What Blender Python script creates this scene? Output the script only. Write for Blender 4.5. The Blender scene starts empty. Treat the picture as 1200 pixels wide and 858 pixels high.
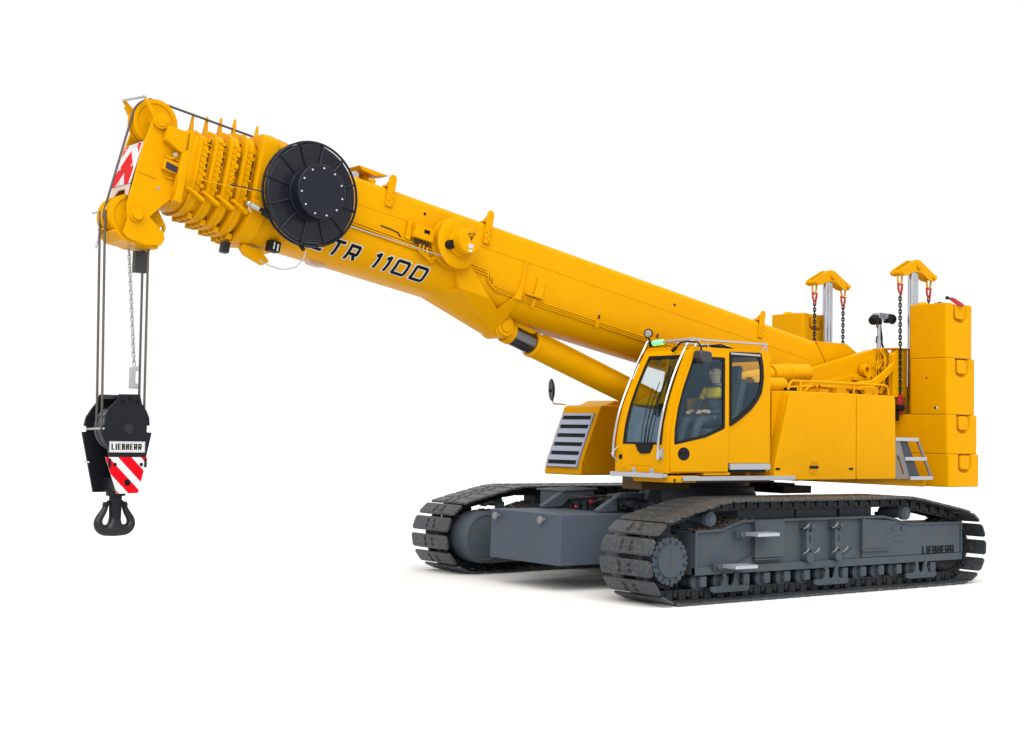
import bpy, bmesh, math, random
from math import sin, cos, pi, radians
from mathutils import Vector, Matrix

random.seed(7)
scene = bpy.context.scene
COL = scene.collection

# ------------------------------------------------------------------ camera
cam_d = bpy.data.cameras.new('camera')
cam = bpy.data.objects.new('camera', cam_d)
COL.objects.link(cam)
RT = Vector((-0.8043107619420989, 0.5939385504135488, 0.017921957392338116))
UP = Vector((0.043514237310944656, 0.028793256840810362, 0.9986378019641284))
FW = Vector((-0.5926134569644594, -0.8039949917089979, 0.04900350937924036))
CPOS = Vector((14.124403665478944, 14.623049258586871, 1.97629980899919))
cam.matrix_world = Matrix(((RT.x, UP.x, -FW.x, CPOS.x), (RT.y, UP.y, -FW.y, CPOS.y),
                           (RT.z, UP.z, -FW.z, CPOS.z), (0, 0, 0, 1)))
cam_d.sensor_fit = 'HORIZONTAL'
cam_d.sensor_width = 36.0
cam_d.lens = 1640.8676 / 1200 * 36
cam_d.clip_start = 0.1
cam_d.clip_end = 3000
scene.camera = cam

# ------------------------------------------------------------------ light: bright white overcast sky and one soft sun
world = bpy.data.worlds.new('World')
scene.world = world
world.use_nodes = True
bgn = world.node_tree.nodes['Background']
bgn.inputs['Color'].default_value = (1, 1, 1, 1)
bgn.inputs['Strength'].default_value = 1.03
sun_d = bpy.data.lights.new('sun', 'SUN')
sun = bpy.data.objects.new('sun', sun_d)
COL.objects.link(sun)
sun_d.energy = 4.2
sun_d.angle = radians(75)
sun_d.color = (1.0, 0.97, 0.92)
SUN_DIR = Vector((0.40, 0.60, 0.78))
sun.rotation_euler = SUN_DIR.to_track_quat('Z', 'Y').to_euler()
scene.view_settings.view_transform = 'Standard'
scene.view_settings.look = 'None'
scene.view_settings.exposure = 0.0
scene.view_settings.gamma = 1.0
scene.view_settings.use_curve_mapping = False

# ------------------------------------------------------------------ frames
PSI = 0.05212654143639961
TH = radians(9.77)
I4 = Matrix.Identity(4)
MU = Matrix.Rotation(PSI, 4, 'Z')                                      # upper carriage
MB_ = MU @ Matrix.Translation((0, 0, 3.32)) @ Matrix.Rotation(-TH, 4, 'Y')   # boom: x along, z up off the boom


# ------------------------------------------------------------------ materials
def new_mat(name):
    m = bpy.data.materials.new(name)
    m.use_nodes = True
    return m, m.node_tree, m.node_tree.nodes['Principled BSDF']


def paint(name, col, rough=0.4, var=0.06, scale=3.0, metal=0.0, bump=0.0, bscale=60, dirt=None, dirt_amt=0.0, coat=0.0, spec=0.4, rnd=False):
    m, nt, b = new_mat(name)
    N, L = nt.nodes, nt.links
    tc = N.new('ShaderNodeTexCoord')
    coord = tc.outputs['Object']
    if rnd:
        oi = N.new('ShaderNodeObjectInfo')
        va = N.new('ShaderNodeVectorMath')
        va.operation = 'MULTIPLY_ADD'
        va.inputs[1].default_value = (1, 1, 1)
        sc_ = N.new('ShaderNodeMath')
        sc_.operation = 'MULTIPLY'
        sc_.inputs[1].default_value = 37.0
        L.new(oi.outputs['Random'], sc_.inputs[0])
        L.new(tc.outputs['Object'], va.inputs[0])
        L.new(sc_.outputs[0], va.inputs[2])
        coord = va.outputs[0]
    n1 = N.new('ShaderNodeTexNoise')
    n1.inputs['Scale'].default_value = scale
    n1.inputs['Detail'].default_value = 6
    L.new(coord, n1.inputs['Vector'])
    mx = N.new('ShaderNodeMixRGB')
    mx.inputs['Color1'].default_value = tuple(c * (1 - var) for c in col) + (1,)
    mx.inputs['Color2'].default_value = tuple(min(1, c * (1 + var)) for c in col) + (1,)
    L.new(n1.outputs['Fac'], mx.inputs['Fac'])
    out = mx.outputs['Color']
    if dirt:
        n2 = N.new('ShaderNodeTexNoise')
        n2.inputs['Scale'].default_value = scale * 4
        n2.inputs['Detail'].default_value = 9
        n2.inputs['Roughness'].default_value = 0.7
        L.new(coord, n2.inputs['Vector'])
        r = N.new('ShaderNodeValToRGB')
        r.color_ramp.elements[0].position = 0.48
        r.color_ramp.elements[1].position = 0.72
        r.color_ramp.elements[0].color = (0, 0, 0, 1)
        r.color_ramp.elements[1].color = (dirt_amt,) * 3 + (1,)
        L.new(n2.outputs['Fac'], r.inputs['Fac'])
        m2 = N.new('ShaderNodeMixRGB')
        m2.inputs['Color2'].default_value = dirt + (1,)
        L.new(r.outputs['Color'], m2.inputs['Fac'])
        L.new(out, m2.inputs['Color1'])
        out = m2.outputs['Color']
    L.new(out, b.inputs['Base Color'])
    rr = N.new('ShaderNodeMapRange')
    rr.inputs['To Min'].default_value = max(0.03, rough - 0.07)
    rr.inputs['To Max'].default_value = rough + 0.07
    L.new(n1.outputs['Fac'], rr.inputs['Value'])
    L.new(rr.outputs['Result'], b.inputs['Roughness'])
    b.inputs['Metallic'].default_value = metal
    b.inputs['Specular IOR Level'].default_value = spec
    if coat:
        b.inputs['Coat Weight'].default_value = coat
        b.inputs['Coat Roughness'].default_value = 0.2
    if bump:
        n3 = N.new('ShaderNodeTexNoise')
        n3.inputs['Scale'].default_value = bscale
        n3.inputs['Detail'].default_value = 5
        L.new(coord, n3.inputs['Vector'])
        bp = N.new('ShaderNodeBump')
        bp.inputs['Strength'].default_value = bump
        bp.inputs['Distance'].default_value = 0.01
        L.new(n3.outputs['Fac'], bp.inputs['Height'])
        L.new(bp.outputs['Normal'], b.inputs['Normal'])
    return m


YEL = paint('yellow_paint', (0.545, 0.253, 0.0), 0.36, 0.05, 1.1, bump=0.05, bscale=30, dirt=(0.36, 0.15, 0.0), dirt_amt=0.20, spec=0.035)
YELC = paint('yellow_cast_paint', (0.535, 0.248, 0.0), 0.5, 0.05, 1.6, bump=0.16, bscale=40, dirt=(0.37, 0.155, 0.0), dirt_amt=0.25, spec=0.03)
GRY = paint('grey_paint', (0.049, 0.064, 0.082), 0.5, 0.14, 1.8, bump=0.06, bscale=50, dirt=(0.078, 0.069, 0.056), dirt_amt=0.65, spec=0.12)
GRYD = paint('dark_grey_paint', (0.026, 0.032, 0.042), 0.55, 0.1, 3, bump=0.05, dirt=(0.04, 0.034, 0.028), dirt_amt=0.5, spec=0.12)
SHOE = paint('worn_track_steel', (0.034, 0.042, 0.052), 0.42, 0.45, 9, metal=0.35, bump=0.9, bscale=45, dirt=(0.145, 0.128, 0.102), dirt_amt=0.8, spec=0.3, rnd=True)
LINK = paint('track_link_steel', (0.016, 0.018, 0.022), 0.5, 0.3, 8, metal=0.2, bump=0.2, dirt=(0.05, 0.04, 0.03), dirt_amt=0.5, spec=0.2)
BLK = paint('black_paint', (0.006, 0.007, 0.010), 0.42, 0.15, 3, bump=0.03, spec=0.16)
REELM = paint('black_cable_reel', (0.006, 0.008, 0.015), 0.38, 0.1, 3, spec=0.22)
CABLE = paint('coiled_black_cable', (0.010, 0.012, 0.020), 0.25, 0.2, 9, spec=0.6)
RUB = paint('black_rubber', (0.007, 0.007, 0.008), 0.55, 0.1, 5, spec=0.15)
CHR = paint('polished_chrome', (0.50, 0.51, 0.55), 0.14, 0.03, 6, metal=1.0)
ROD = paint('cylinder_rod_chrome', (0.16, 0.15, 0.15), 0.25, 0.04, 3, metal=1.0)
ALU = paint('brushed_aluminium', (0.36, 0.38, 0.42), 0.42, 0.08, 6, metal=0.45, bump=0.05)
ALUG = paint('silver_grille_paint', (0.29, 0.32, 0.42), 0.45, 0.04, 4, spec=0.2)
ROPE = paint('wire_rope_steel', (0.085, 0.075, 0.068), 0.55, 0.2, 30, metal=0.4)
GALV = paint('galvanised_steel', (0.36, 0.36, 0.36), 0.4, 0.15, 14, metal=0.6)
RED = paint('red_enamel', (0.34, 0.022, 0.026), 0.4, 0.08, 8, spec=.15)
REDS = paint('red_reflective_film', (0.50, 0.002, 0.008), 0.45, 0.03, 6, spec=.05)
WHT = paint('white_film', (0.52, 0.52, 0.53), 0.45, 0.03, 6, spec=.1)
WHTP = paint('pale_primer_plate', (0.50, 0.38, 0.33), 0.5, 0.06, 6, spec=.1)
BLKT = paint('black_lettering', (0.006, 0.005, 0.005), 0.5, 0.05, 5, spec=.08)
INT = paint('cab_interior_plastic', (0.026, 0.034, 0.040), 0.65, 0.2, 5)
INTL = paint('cab_interior_trim', (0.045, 0.058, 0.066), 0.7, 0.2, 5)
SKIN = paint('skin', (0.60, 0.36, 0.27), 0.5, 0.06, 10)
HAIR = paint('dark_hair', (0.012, 0.009, 0.007), 0.6, 0.3, 60, bump=0.3, bscale=90)
CLO = paint('dark_work_clothes', (0.055, 0.07, 0.09), 0.8, 0.15, 12, bump=0.2)
CLOY = paint('yellow_work_jacket', (0.85, 0.56, 0.0), 0.8, 0.08, 12, bump=0.2)
ORG = paint('orange_cap', (0.65, 0.10, 0.01), 0.4, 0.05, 6)
LENS = paint('lamp_lens', (0.22, 0.21, 0.20), 0.15, 0.2, 30)
GROUNDM = paint('white_ground', (0.67, 0.67, 0.67), 0.9, 0.012, 0.6, spec=0.05)

m, nt, b = new_mat('green_lit_beacon')
b.inputs['Base Color'].default_value = (0.2, 0.8, 0.4, 1)
b.inputs['Emission Color'].default_value = (0.06, 0.9, 0.14, 1)
b.inputs['Emission Strength'].default_value = 1.5
BEAC = m


def glass(name, tint, refl=1.0):
    m, nt, b = new_mat(name)
    N, L = nt.nodes, nt.links
    N.remove(b)
    out = N['Material Output']
    tr = N.new('ShaderNodeBsdfTransparent')
    tr.inputs['Color'].default_value = tint + (1,)
    gl = N.new('ShaderNodeBsdfGlossy')
    gl.inputs['Color'].default_value = (0.52, 0.76, 1.0, 1)  # blue sky reflection put into the gloss colour; the world is white
    gl.inputs['Roughness'].default_value = 0.03
    fr = N.new('ShaderNodeFresnel')
    fr.inputs['IOR'].default_value = 1.5
    mul = N.new('ShaderNodeMath')
    mul.operation = 'MULTIPLY'
    mul.inputs[1].default_value = refl
    L.new(fr.outputs[0], mul.inputs[0])
    mx = N.new('ShaderNodeMixShader')
    ge = N.new('ShaderNodeNewGeometry')
    inv = N.new('ShaderNodeMath')
    inv.operation = 'SUBTRACT'
    inv.inputs[0].default_value = 1.0
    L.new(ge.outputs['Backfacing'], inv.inputs[1])
    m2 = N.new('ShaderNodeMath')
    m2.operation = 'MULTIPLY'
    L.new(mul.outputs[0], m2.inputs[0])
    L.new(inv.outputs[0], m2.inputs[1])
    L.new(m2.outputs[0], mx.inputs[0])
    L.new(tr.outputs[0], mx.inputs[1])
    L.new(gl.outputs[0], mx.inputs[2])
    L.new(mx.outputs[0], out.inputs['Surface'])
    return m


GLS = glass('cab_glass', (0.88, 0.95, 0.95), 1.25)
GLSW = glass('windscreen_glass', (0.86, 0.93, 0.95), 3.4)


# ------------------------------------------------------------------ mesh helpers
class MB:
    def __init__(self):
        self.v = []
        self.f = []

    def add(self, vs, fs):
        o = len(self.v)
        self.v += [Vector(p) for p in vs]
        self.f += [tuple(i + o for i in f) for f in fs]
        return self

    def box(self, x0, x1, y0, y1, z0, z1, M=None):
        vs = [Vector((x, y, z)) for z in (z0, z1) for y in (y0, y1) for x in (x0, x1)]
        if M: vs = [M @ p for p in vs]
        return self.add(vs, [(0, 2, 3, 1), (4, 5, 7, 6), (0, 1, 5, 4), (2, 6, 7, 3), (0, 4, 6, 2), (1, 3, 7, 5)])

    def prism(self, pts, a0, a1, plane='xz', M=None):
        def P(p, a):
            if plane == 'xz': return Vector((p[0], a, p[1]))
            if plane == 'xy': return Vector((p[0], p[1], a))
            return Vector((a, p[0], p[1]))
        n = len(pts)
        vs = [P(p, a0) for p in pts] + [P(p, a1) for p in pts]
        if M: vs = [M @ p for p in vs]
        fs = [tuple(range(n)), tuple(range(2 * n - 1, n - 1, -1))]
        fs += [(i, i + n, (i + 1) % n + n, (i + 1) % n) for i in range(n)]
        return self.add(vs, fs)

    def cyl(self, a, b, r0, r1=None, n=24, caps=True):
        a, b = Vector(a), Vector(b)
        r1 = r0 if r1 is None else r1
        d = (b - a).normalized()
        u = d.orthogonal().normalized()
        w = d.cross(u)
        vs = []
        for c, r in ((a, r0), (b, r1)):
            vs += [c + r * (cos(2 * pi * i / n) * u + sin(2 * pi * i / n) * w) for i in range(n)]
        fs = [(i, (i + 1) % n, (i + 1) % n + n, i + n) for i in range(n)]
        if caps: fs += [tuple(range(n - 1, -1, -1)), tuple(range(n, 2 * n))]
        return self.add(vs, fs)

    def lathe(self, prof, c, axis, n=48):
        """prof: (r, h) list, closed solid from axis to axis or ring if first==last handled by caller"""
        c = Vector(c)
        d = Vector(axis).normalized()
        u = d.orthogonal().normalized()
        w = d.cross(u)
        k = len(prof)
        vs = []
        for i in range(n):
            a = 2 * pi * i / n
            e = cos(a) * u + sin(a) * w
            vs += [c + e * r + d * h for r, h in prof]
        fs = []
        for i in range(n):
            j = (i + 1) % n
            for q in range(k - 1):
                fs.append((i * k + q, j * k + q, j * k + q + 1, i * k + q + 1))
        return self.add(vs, fs)

    def ring(self, prof, c, axis, n=48):
        return self.lathe(list(prof) + [prof[0]], c, axis, n)

    def tube(self, pts, r, n=8, closed=False):
        pts = [Vector(p) for p in pts]
        k = len(pts)
        frames = []
        pu = None
        for i in range(k):
            if closed:
                t = pts[(i + 1) % k] - pts[i - 1]
            else:
                t = pts[min(i + 1, k - 1)] - pts[max(i - 1, 0)]
            t.normalize()
            u = t.orthogonal().normalized() if pu is None else (pu - t * pu.dot(t)).normalized()
            pu = u
            frames.append((u, t.cross(u)))
        vs = []
        for p, (u, w) in zip(pts, frames):
            vs += [p + r * (cos(2 * pi * q / n) * u + sin(2 * pi * q / n) * w) for q in range(n)]
        fs = []
        for i in range(k if closed else k - 1):
            j = (i + 1) % k
            fs += [(i * n + q, i * n + (q + 1) % n, j * n + (q + 1) % n, j * n + q) for q in range(n)]
        if not closed:
            fs += [tuple(range(n - 1, -1, -1)), tuple(range((k - 1) * n, k * n))]
        return self.add(vs, fs)

    def sph(self, c, r, n=16, sc=(1, 1, 1)):
        c = Vector(c)
        h = n // 2
        vs = []
        for j in range(h + 1):
            t = pi * j / h
            for i in range(n):
                a = 2 * pi * i / n
                vs.append(c + Vector((r * sc[0] * sin(t) * cos(a), r * sc[1] * sin(t) * sin(a), r * sc[2] * cos(t))))
        fs = [(j * n + i, (j + 1) * n + i, (j + 1) * n + (i + 1) % n, j * n + (i + 1) % n) for j in range(h) for i in range(n)]
        return self.add(vs, fs)

    def hull(self, pts):
        bm = bmesh.new()
        for p in pts: bm.verts.new(p)
        r = bmesh.ops.convex_hull(bm, input=bm.verts)
        bmesh.ops.delete(bm, geom=list(set(r['geom_interior'] + r['geom_unused'])), context='VERTS')
        bmesh.ops.dissolve_limit(bm, angle_limit=radians(2), verts=bm.verts, edges=bm.edges)
        bm.verts.index_update()
        self.add([v.co.copy() for v in bm.verts], [tuple(v.index for v in f.verts) for f in bm.faces])
        bm.free()
        return self

    def strip(self, prof, y0, y1, th):
        """sheet that follows an x-z profile between y0 and y1, thickness th inward (-x)"""
        n = len(prof)
        nor = []
        for i in range(n):
            a = prof[max(i - 1, 0)]; b = prof[min(i + 1, n - 1)]
            dx, dz = b[0] - a[0], b[1] - a[1]
            l = math.hypot(dx, dz)
            nor.append((-dz / l, dx / l))
        s = 1 if nor[0][0] < 0 else -1
        inn = [(p[0] + s * th * q[0], p[1] + s * th * q[1]) for p, q in zip(prof, nor)]
        return self.prism(list(prof) + inn[::-1], y0, y1)

    def build(self, name, mat, parent=None, M=None, bevel=0.0, seg=2, sharp=32, smooth=True):
        me = bpy.data.meshes.new(name)
        me.from_pydata([tuple(p) for p in self.v], [], self.f)
        bm = bmesh.new()
        bm.from_mesh(me)
        bmesh.ops.remove_doubles(bm, verts=bm.verts, dist=1e-5)
        bmesh.ops.recalc_face_normals(bm, faces=bm.faces)
        bm.to_mesh(me)
        bm.free()
        return link(name, me, mat, parent, M, bevel, seg, sharp, smooth)


def link(name, me, mat, parent=None, M=None, bevel=0.0, seg=2, sharp=32, smooth=True):
    me.materials.clear()
    for q in (mat if isinstance(mat, (list, tuple)) else [mat]): me.materials.append(q)
    if smooth:
        me.shade_smooth()
        me.set_sharp_from_angle(angle=radians(sharp))
    o = bpy.data.objects.new(name, me)
    COL.objects.link(o)
    if parent: o.parent = parent
    if M is not None: o.matrix_local = M
    if bevel:
        md = o.modifiers.new('bevel', 'BEVEL')
        md.width = bevel
        md.segments = seg
        md.limit_method = 'ANGLE'
        md.angle_limit = radians(38)
        md.harden_normals = True
    return o


def share(src, name, parent, M):
    o = src.copy()
    o.name = name
    COL.objects.link(o)
    o.parent = parent
    o.matrix_local = M
    return o


def plate(outline, holes, a0, a1, plane='xz'):
    """flat plate with holes, extruded from a0 to a1; returns (verts, faces) in an MB"""
    cu = bpy.data.curves.new('tmp', 'CURVE')
    cu.dimensions = '2D'
    cu.fill_mode = 'BOTH'
    cu.extrude = abs(a1 - a0) / 2
    for pts in [outline] + list(holes):
        s = cu.splines.new('POLY')
        s.points.add(len(pts) - 1)
        for q, p in zip(s.points, pts): q.co = (p[0], p[1], 0, 1)
        s.use_cyclic_u = True
    ob = bpy.data.objects.new('tmp', cu)
    me = bpy.data.meshes.new_from_object(ob)
    mid = (a0 + a1) / 2
    out = MB()
    vs = []
    for v in me.vertices:
        x, y, z = v.co
        vs.append({'xz': (x, mid + z, y), 'xy': (x, y, mid + z), 'yz': (mid + z, x, y)}[plane])
    out.add(vs, [tuple(p.vertices) for p in me.polygons])
    bpy.data.objects.remove(ob)
    bpy.data.curves.remove(cu)
    bpy.data.meshes.remove(me)
    return out


def rrect(x0, x1, z0, z1, r, n=4):
    pts = []
    for cx, cz, a in ((x1 - r, z1 - r, 0), (x0 + r, z1 - r, 90), (x0 + r, z0 + r, 180), (x1 - r, z0 + r, 270)):
        for i in range(n + 1):
            t = radians(a + 90 * i / n)
            pts.append((cx + r * cos(t), cz + r * sin(t)))
    return pts


def circ(cx, cz, r, n=24, sx=1.0):
    return [(cx + r * sx * cos(2 * pi * i / n), cz + r * sin(2 * pi * i / n)) for i in range(n)]


def roundpoly(pts, r, n=4):
    out = []
    k = len(pts)
    for i in range(k):
        p = Vector(pts[i]); a = Vector(pts[i - 1]); b = Vector(pts[(i + 1) % k])
        da, db = (a - p), (b - p)
        rr = min(r, da.length * 0.45, db.length * 0.45)
        p0 = p + da.normalized() * rr
        p1 = p + db.normalized() * rr
        for j in range(n + 1):
            t = j / n
            q = (1 - t) ** 2 * p0 + 2 * t * (1 - t) * p + t * t * p1
            out.append((q.x, q.y))
    return out


def boolean_cut(o, cutters):
    """cut solids out of o and drop the cutters again"""
    for c in cutters:
        md = o.modifiers.new('cut', 'BOOLEAN')
        md.object = c
        md.operation = 'DIFFERENCE'
        md.solver = 'EXACT'
    dg = bpy.context.evaluated_depsgraph_get()
    dg.update()
    bev = [(m_.width, m_.segments) for m_ in o.modifiers if m_.type == 'BEVEL']
    for m_ in list(o.modifiers):
        if m_.type == 'BEVEL': o.modifiers.remove(m_)
    dg = bpy.context.evaluated_depsgraph_get()
    me = bpy.data.meshes.new_from_object(o.evaluated_get(dg))
    old = o.data
    o.modifiers.clear()
    o.data = me
    bpy.data.meshes.remove(old)
    for c in cutters:
        cm = c.data
        bpy.data.objects.remove(c)
        bpy.data.meshes.remove(cm)
    me.shade_smooth()
    me.set_sharp_from_angle(angle=radians(32))
    for w_, s_ in bev:
        md = o.modifiers.new('bevel', 'BEVEL')
        md.width = w_; md.segments = s_; md.limit_method = 'ANGLE'; md.angle_limit = radians(38); md.harden_normals = True
    return o


def tag(o, label=None, cat=None, group=None, kind=None):
    if label: o['label'] = label
    if cat: o['category'] = cat
    if group: o['group'] = group
    if kind: o['kind'] = kind
    return o


def empty(name, loc=(0, 0, 0), M=None):
    o = bpy.data.objects.new(name, None)
    o.empty_display_size = 0.2
    COL.objects.link(o)
    o.matrix_world = M if M is not None else Matrix.Translation(loc)
    return o


def rebase(o, M):
    """top-level mesh built in frame M: put its origin at the centre of its base"""
    xs = [v.co for v in o.data.vertices]
    c = Vector(((min(p.x for p in xs) + max(p.x for p in xs)) / 2, (min(p.y for p in xs) + max(p.y for p in xs)) / 2, min(p.z for p in xs)))
    o.data.transform(Matrix.Translation(-c))
    o.matrix_world = M @ Matrix.Translation(c)
    return c


# ---- stroke lettering ------------------------------------------------
GL = {  # polylines on a 0..w x 0..1 cell
    'L': (0.62, [[(0, 1), (0, 0), (0.62, 0)]]),
    'I': (0.0, [[(0, 0), (0, 1)]]),
    'E': (0.58, [[(0.58, 1), (0, 1), (0, 0), (0.58, 0)], [(0, .5), (.5, .5)]]),
    'B': (0.62, [[(0, 0), (0, 1), (0.52, 1), (0.58, .94), (.58, .57), (.5, .5), (.62, .43), (.62, .06), (.56, 0), (0, 0)], [(0, .5), (.5, .5)]]),
    'H': (0.62, [[(0, 0), (0, 1)], [(0.62, 0), (0.62, 1)], [(0, .5), (.62, .5)]]),
    'R': (0.72, [[(0, 0), (0, 1), (0.65, 1), (0.72, .93), (.72, .48), (.65, .41), (0, .41)], [(.42, .41), (.72, 0)]]),
    'T': (0.80, [[(0, 1), (.8, 1)], [(.4, 1), (.4, 0)]]),
    '1': (0.26, [[(0, .86), (.26, 1), (.26, 0)]]),
    '0': (1.02, [[(.10, 0), (.92, 0), (1.02, .10), (1.02, .90), (.92, 1), (.10, 1), (0, .90), (0, .10), (.10, 0)]]),
    '8': (0.5, [[(.1, .5), (0, .4), (0, .1), (.1, 0), (.4, 0), (.5, .1), (.5, .4), (.4, .5), (.1, .5), (0, .6), (0, .9), (.1, 1), (.4, 1), (.5, .9), (.5, .6), (.4, .5)]]),
    ' ': (0.25, []),
}


def letters(text, h, w_scale, stroke, gap, fn, lift, th=0.003, shear=0.0, name='lettering', mat=None, parent=None, M=None, sub=3, hs=None):
    """fn(u, v, n) maps letter plane (u along, v up, n outwards) to space"""
    mb = MB()
    u0 = 0.0
    k = 0
    for ch in text:
        w, lines = GL[ch]
        for ln in lines:
            closed = ln[0] == ln[-1]
            pts = [(u0 + p[0] * h * w_scale, p[1] * h) for p in ln]
            for i in range(len(pts) - 1):
                a, b_ = Vector(pts[i]), Vector(pts[i + 1])
                d = (b_ - a)
                L_ = d.length
                d.normalize()
                e = stroke / 2
                hor = abs(d.x) > .9
                if hor and hs: e = hs / 2
                ea = e if not (i == 0 and not closed) else e * 0.999
                nrm = Vector((-d.y, d.x))
                k += 1
                top = lift + th + 0.00025 * (k % 5)
                diag = abs(d.x) > .05 and abs(d.y) > .05
                ex = 0.0 if diag and closed else e
                if diag: ex = e * .4
                elif hor and hs: ex = stroke / 2
                elif hs: ex = hs / 2
                q0 = a - d * ex
                q1 = b_ + d * ex
                steps = sub
                vs = []
                for j in range(steps + 1):
                    c = q0.lerp(q1, j / steps)
                    for sgn in (-1, 1):
                        pp = c + nrm * e * sgn
                        uu = pp.x + shear * pp.y
                        vs.append(fn(uu, pp.y, lift - th))
                        vs.append(fn(uu, pp.y, top))
                fs = []
                for j in range(steps):
                    o = j * 4
                    fs += [(o + 1, o + 5, o + 7, o + 3), (o, o + 2, o + 6, o + 4), (o, o + 4, o + 5, o + 1), (o + 2, o + 3, o + 7, o + 6)]
                o = steps * 4
                fs += [(0, 1, 3, 2), (o, o + 2, o + 3, o + 1)]
                mb.add(vs, fs)
        u0 += w * h * w_scale + stroke + gap
    return mb.build(name, mat, parent, M, smooth=False)


def text_width(text, h, w_scale, stroke, gap):
    return sum(GL[c][0] * h * w_scale + stroke + gap for c in text) - gap - stroke


# ------------------------------------------------------------------ ground
g = MB().add([(-900, -900, 0), (900, -900, 0), (900, 900, 0), (-900, 900, 0)], [(0, 1, 2, 3)]).build('ground', GROUNDM, smooth=False)
tag(g, kind='structure')

# ================================================================== CRANE
crane = empty('crawler_crane')
tag(crane, 'yellow telescopic crawler crane with grey undercarriage and long raised boom', 'crane')

# ------------------------------------------------------------------ crawler tracks
PITCH0 = 0.2135
XW, ZW, RP, HS = 2.70, 0.525, 0.42, 0.105


def track_loop():
    """closed pin path in x-z, clockwise seen from +y (front up over the top to the rear)"""
    top = [(1.92, 1.135), (-1.62, 1.135)]
    # tangent from a point to the wheel circle (upper side)
    def tang(px, pz, cx, sgn):
        d = Vector((cx - px, ZW - pz)); L_ = d.length
        base = math.atan2(pz - ZW, px - cx)
        al = math.acos(RP / L_)
        return base + al if sgn > 0 else base - al
    af = tang(1.92, 1.135, XW, -1)
    ar = tang(-1.62, 1.135, -XW, 1)
    path = []
    path += [Vector((-1.62, 1.135)), Vector((1.92, 1.135))]
    n = 40
    for i in range(n + 1):
        a = af + (-pi / 2 - af) * i / n
        path.append(Vector((XW + RP * cos(a), ZW + RP * sin(a))))
    for i in range(n + 1):
        a = -pi / 2 + (ar - 2 * pi + pi / 2) * i / n if ar > 0 else -pi / 2 + (ar + pi / 2) * i / n
        path.append(Vector((-XW + RP * cos(a), ZW + RP * sin(a))))
    return path


LOOP = track_loop()
seglen = [(LOOP[(i + 1) % len(LOOP)] - LOOP[i]).length for i in range(len(LOOP))]
TOTAL = sum(seglen)
NSH = int(round(TOTAL / PITCH0))
PITCH = TOTAL / NSH


def on_loop(s):
    s %= TOTAL
    i = 0
    while s > seglen[i]:
        s -= seglen[i]
        i += 1
    return LOOP[i].lerp(LOOP[(i + 1) % len(LOOP)], s / seglen[i])


# phase so that a shoe sits at -8.7 degrees on the front wheel
best = None
for k in range(200):
    ph = PITCH * k / 200
    for j in range(NSH):
        a = on_loop(ph + j * PITCH); b_ = on_loop(ph + (j + 1) * PITCH)
        c = (a + b_) / 2
        if c.x > 2.9:
            an = math.degrees(math.atan2(c.y - ZW, c.x - XW))
            e = abs(an + 8.7)
            if best is None or e < best[0]: best = (e, ph)
PH = best[1]

SW = 0.902
sh = MB()
# one shoe, local: x along travel, y across, z outwards (0 = pin height)
SHW = 0.196
prof = [(-SHW / 2, HS - 0.034), (-SHW / 2 - 0.006, HS - 0.012), (-SHW / 2 + 0.012, HS), (SHW / 2 - 0.012, HS),
        (SHW / 2 + 0.004, HS - 0.020), (SHW / 2, HS - 0.034)]
yo = [-SW / 2, -SW / 2 + 0.03, SW / 2 - 0.03, SW / 2]
vs, fs = [], []
for iy, y in enumerate(yo):
    ins = 0.022 if iy in (0, 3) else 0.0
    for p in prof:
        vs.append((p[0] - math.copysign(ins, p[0]), y, p[1] - (0.006 if iy in (0, 3) and p[1] > HS - 0.01 else 0)))
k = len(prof)
for iy in range(3):
    for q in range(k):
        fs.append((iy * k + q, iy * k + (q + 1) % k, (iy + 1) * k + (q + 1) % k, (iy + 1) * k + q))
fs += [tuple(range(k)), tuple(range(4 * k - 1, 3 * k - 1, -1))]
sh.add(vs, fs)
SHB = paint('packed_dark_dirt', (.026, .027, .027), .8, .5, 30, spec=.1)
shoe_mes = []
for var in range(4):
    rv = random.Random(60 + var)
    m_ = MB()
    m_.add(sh.v, sh.f)
    nf = len(m_.f)
    # recessed bolt heads packed with dirt: ragged low bosses
    for yy in (-0.09, 0.085):
        for xx in (-0.038, 0.036):
            if rv.random() < .12: continue
            r_ = rv.uniform(.032, .052)
            n_ = 11
            rim = [(xx + rv.uniform(-.008, .008) + r_ * rv.uniform(.65, 1.2) * cos(2 * pi * q / n_), yy + rv.uniform(-.006, .006) + r_ * rv.uniform(.65, 1.25) * sin(2 * pi * q / n_)) for q in range(n_)]
            m_.add([(x_, y_, HS - .002) for x_, y_ in rim] + [(xx + (x_ - xx) * .8, yy + (y_ - yy) * .8, HS + .003) for x_, y_ in rim], [tuple(range(n_, 2 * n_))] + [(q, (q + 1) % n_, (q + 1) % n_ + n_, q + n_) for q in range(n_)])
    so_ = m_.build('track_shoe', [SHOE, SHB], None, None, bevel=0.0)
    for p_ in so_.data.polygons:
        c_ = p_.center
        if c_.z > HS - .0015 and abs(c_.y) < .16 and len(p_.vertices) > 4 or (c_.z > HS + .0003 and abs(c_.y) < .16): p_.material_index = 1
    shoe_mes.append(so_.data)
    bpy.data.objects.remove(so_)


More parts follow.
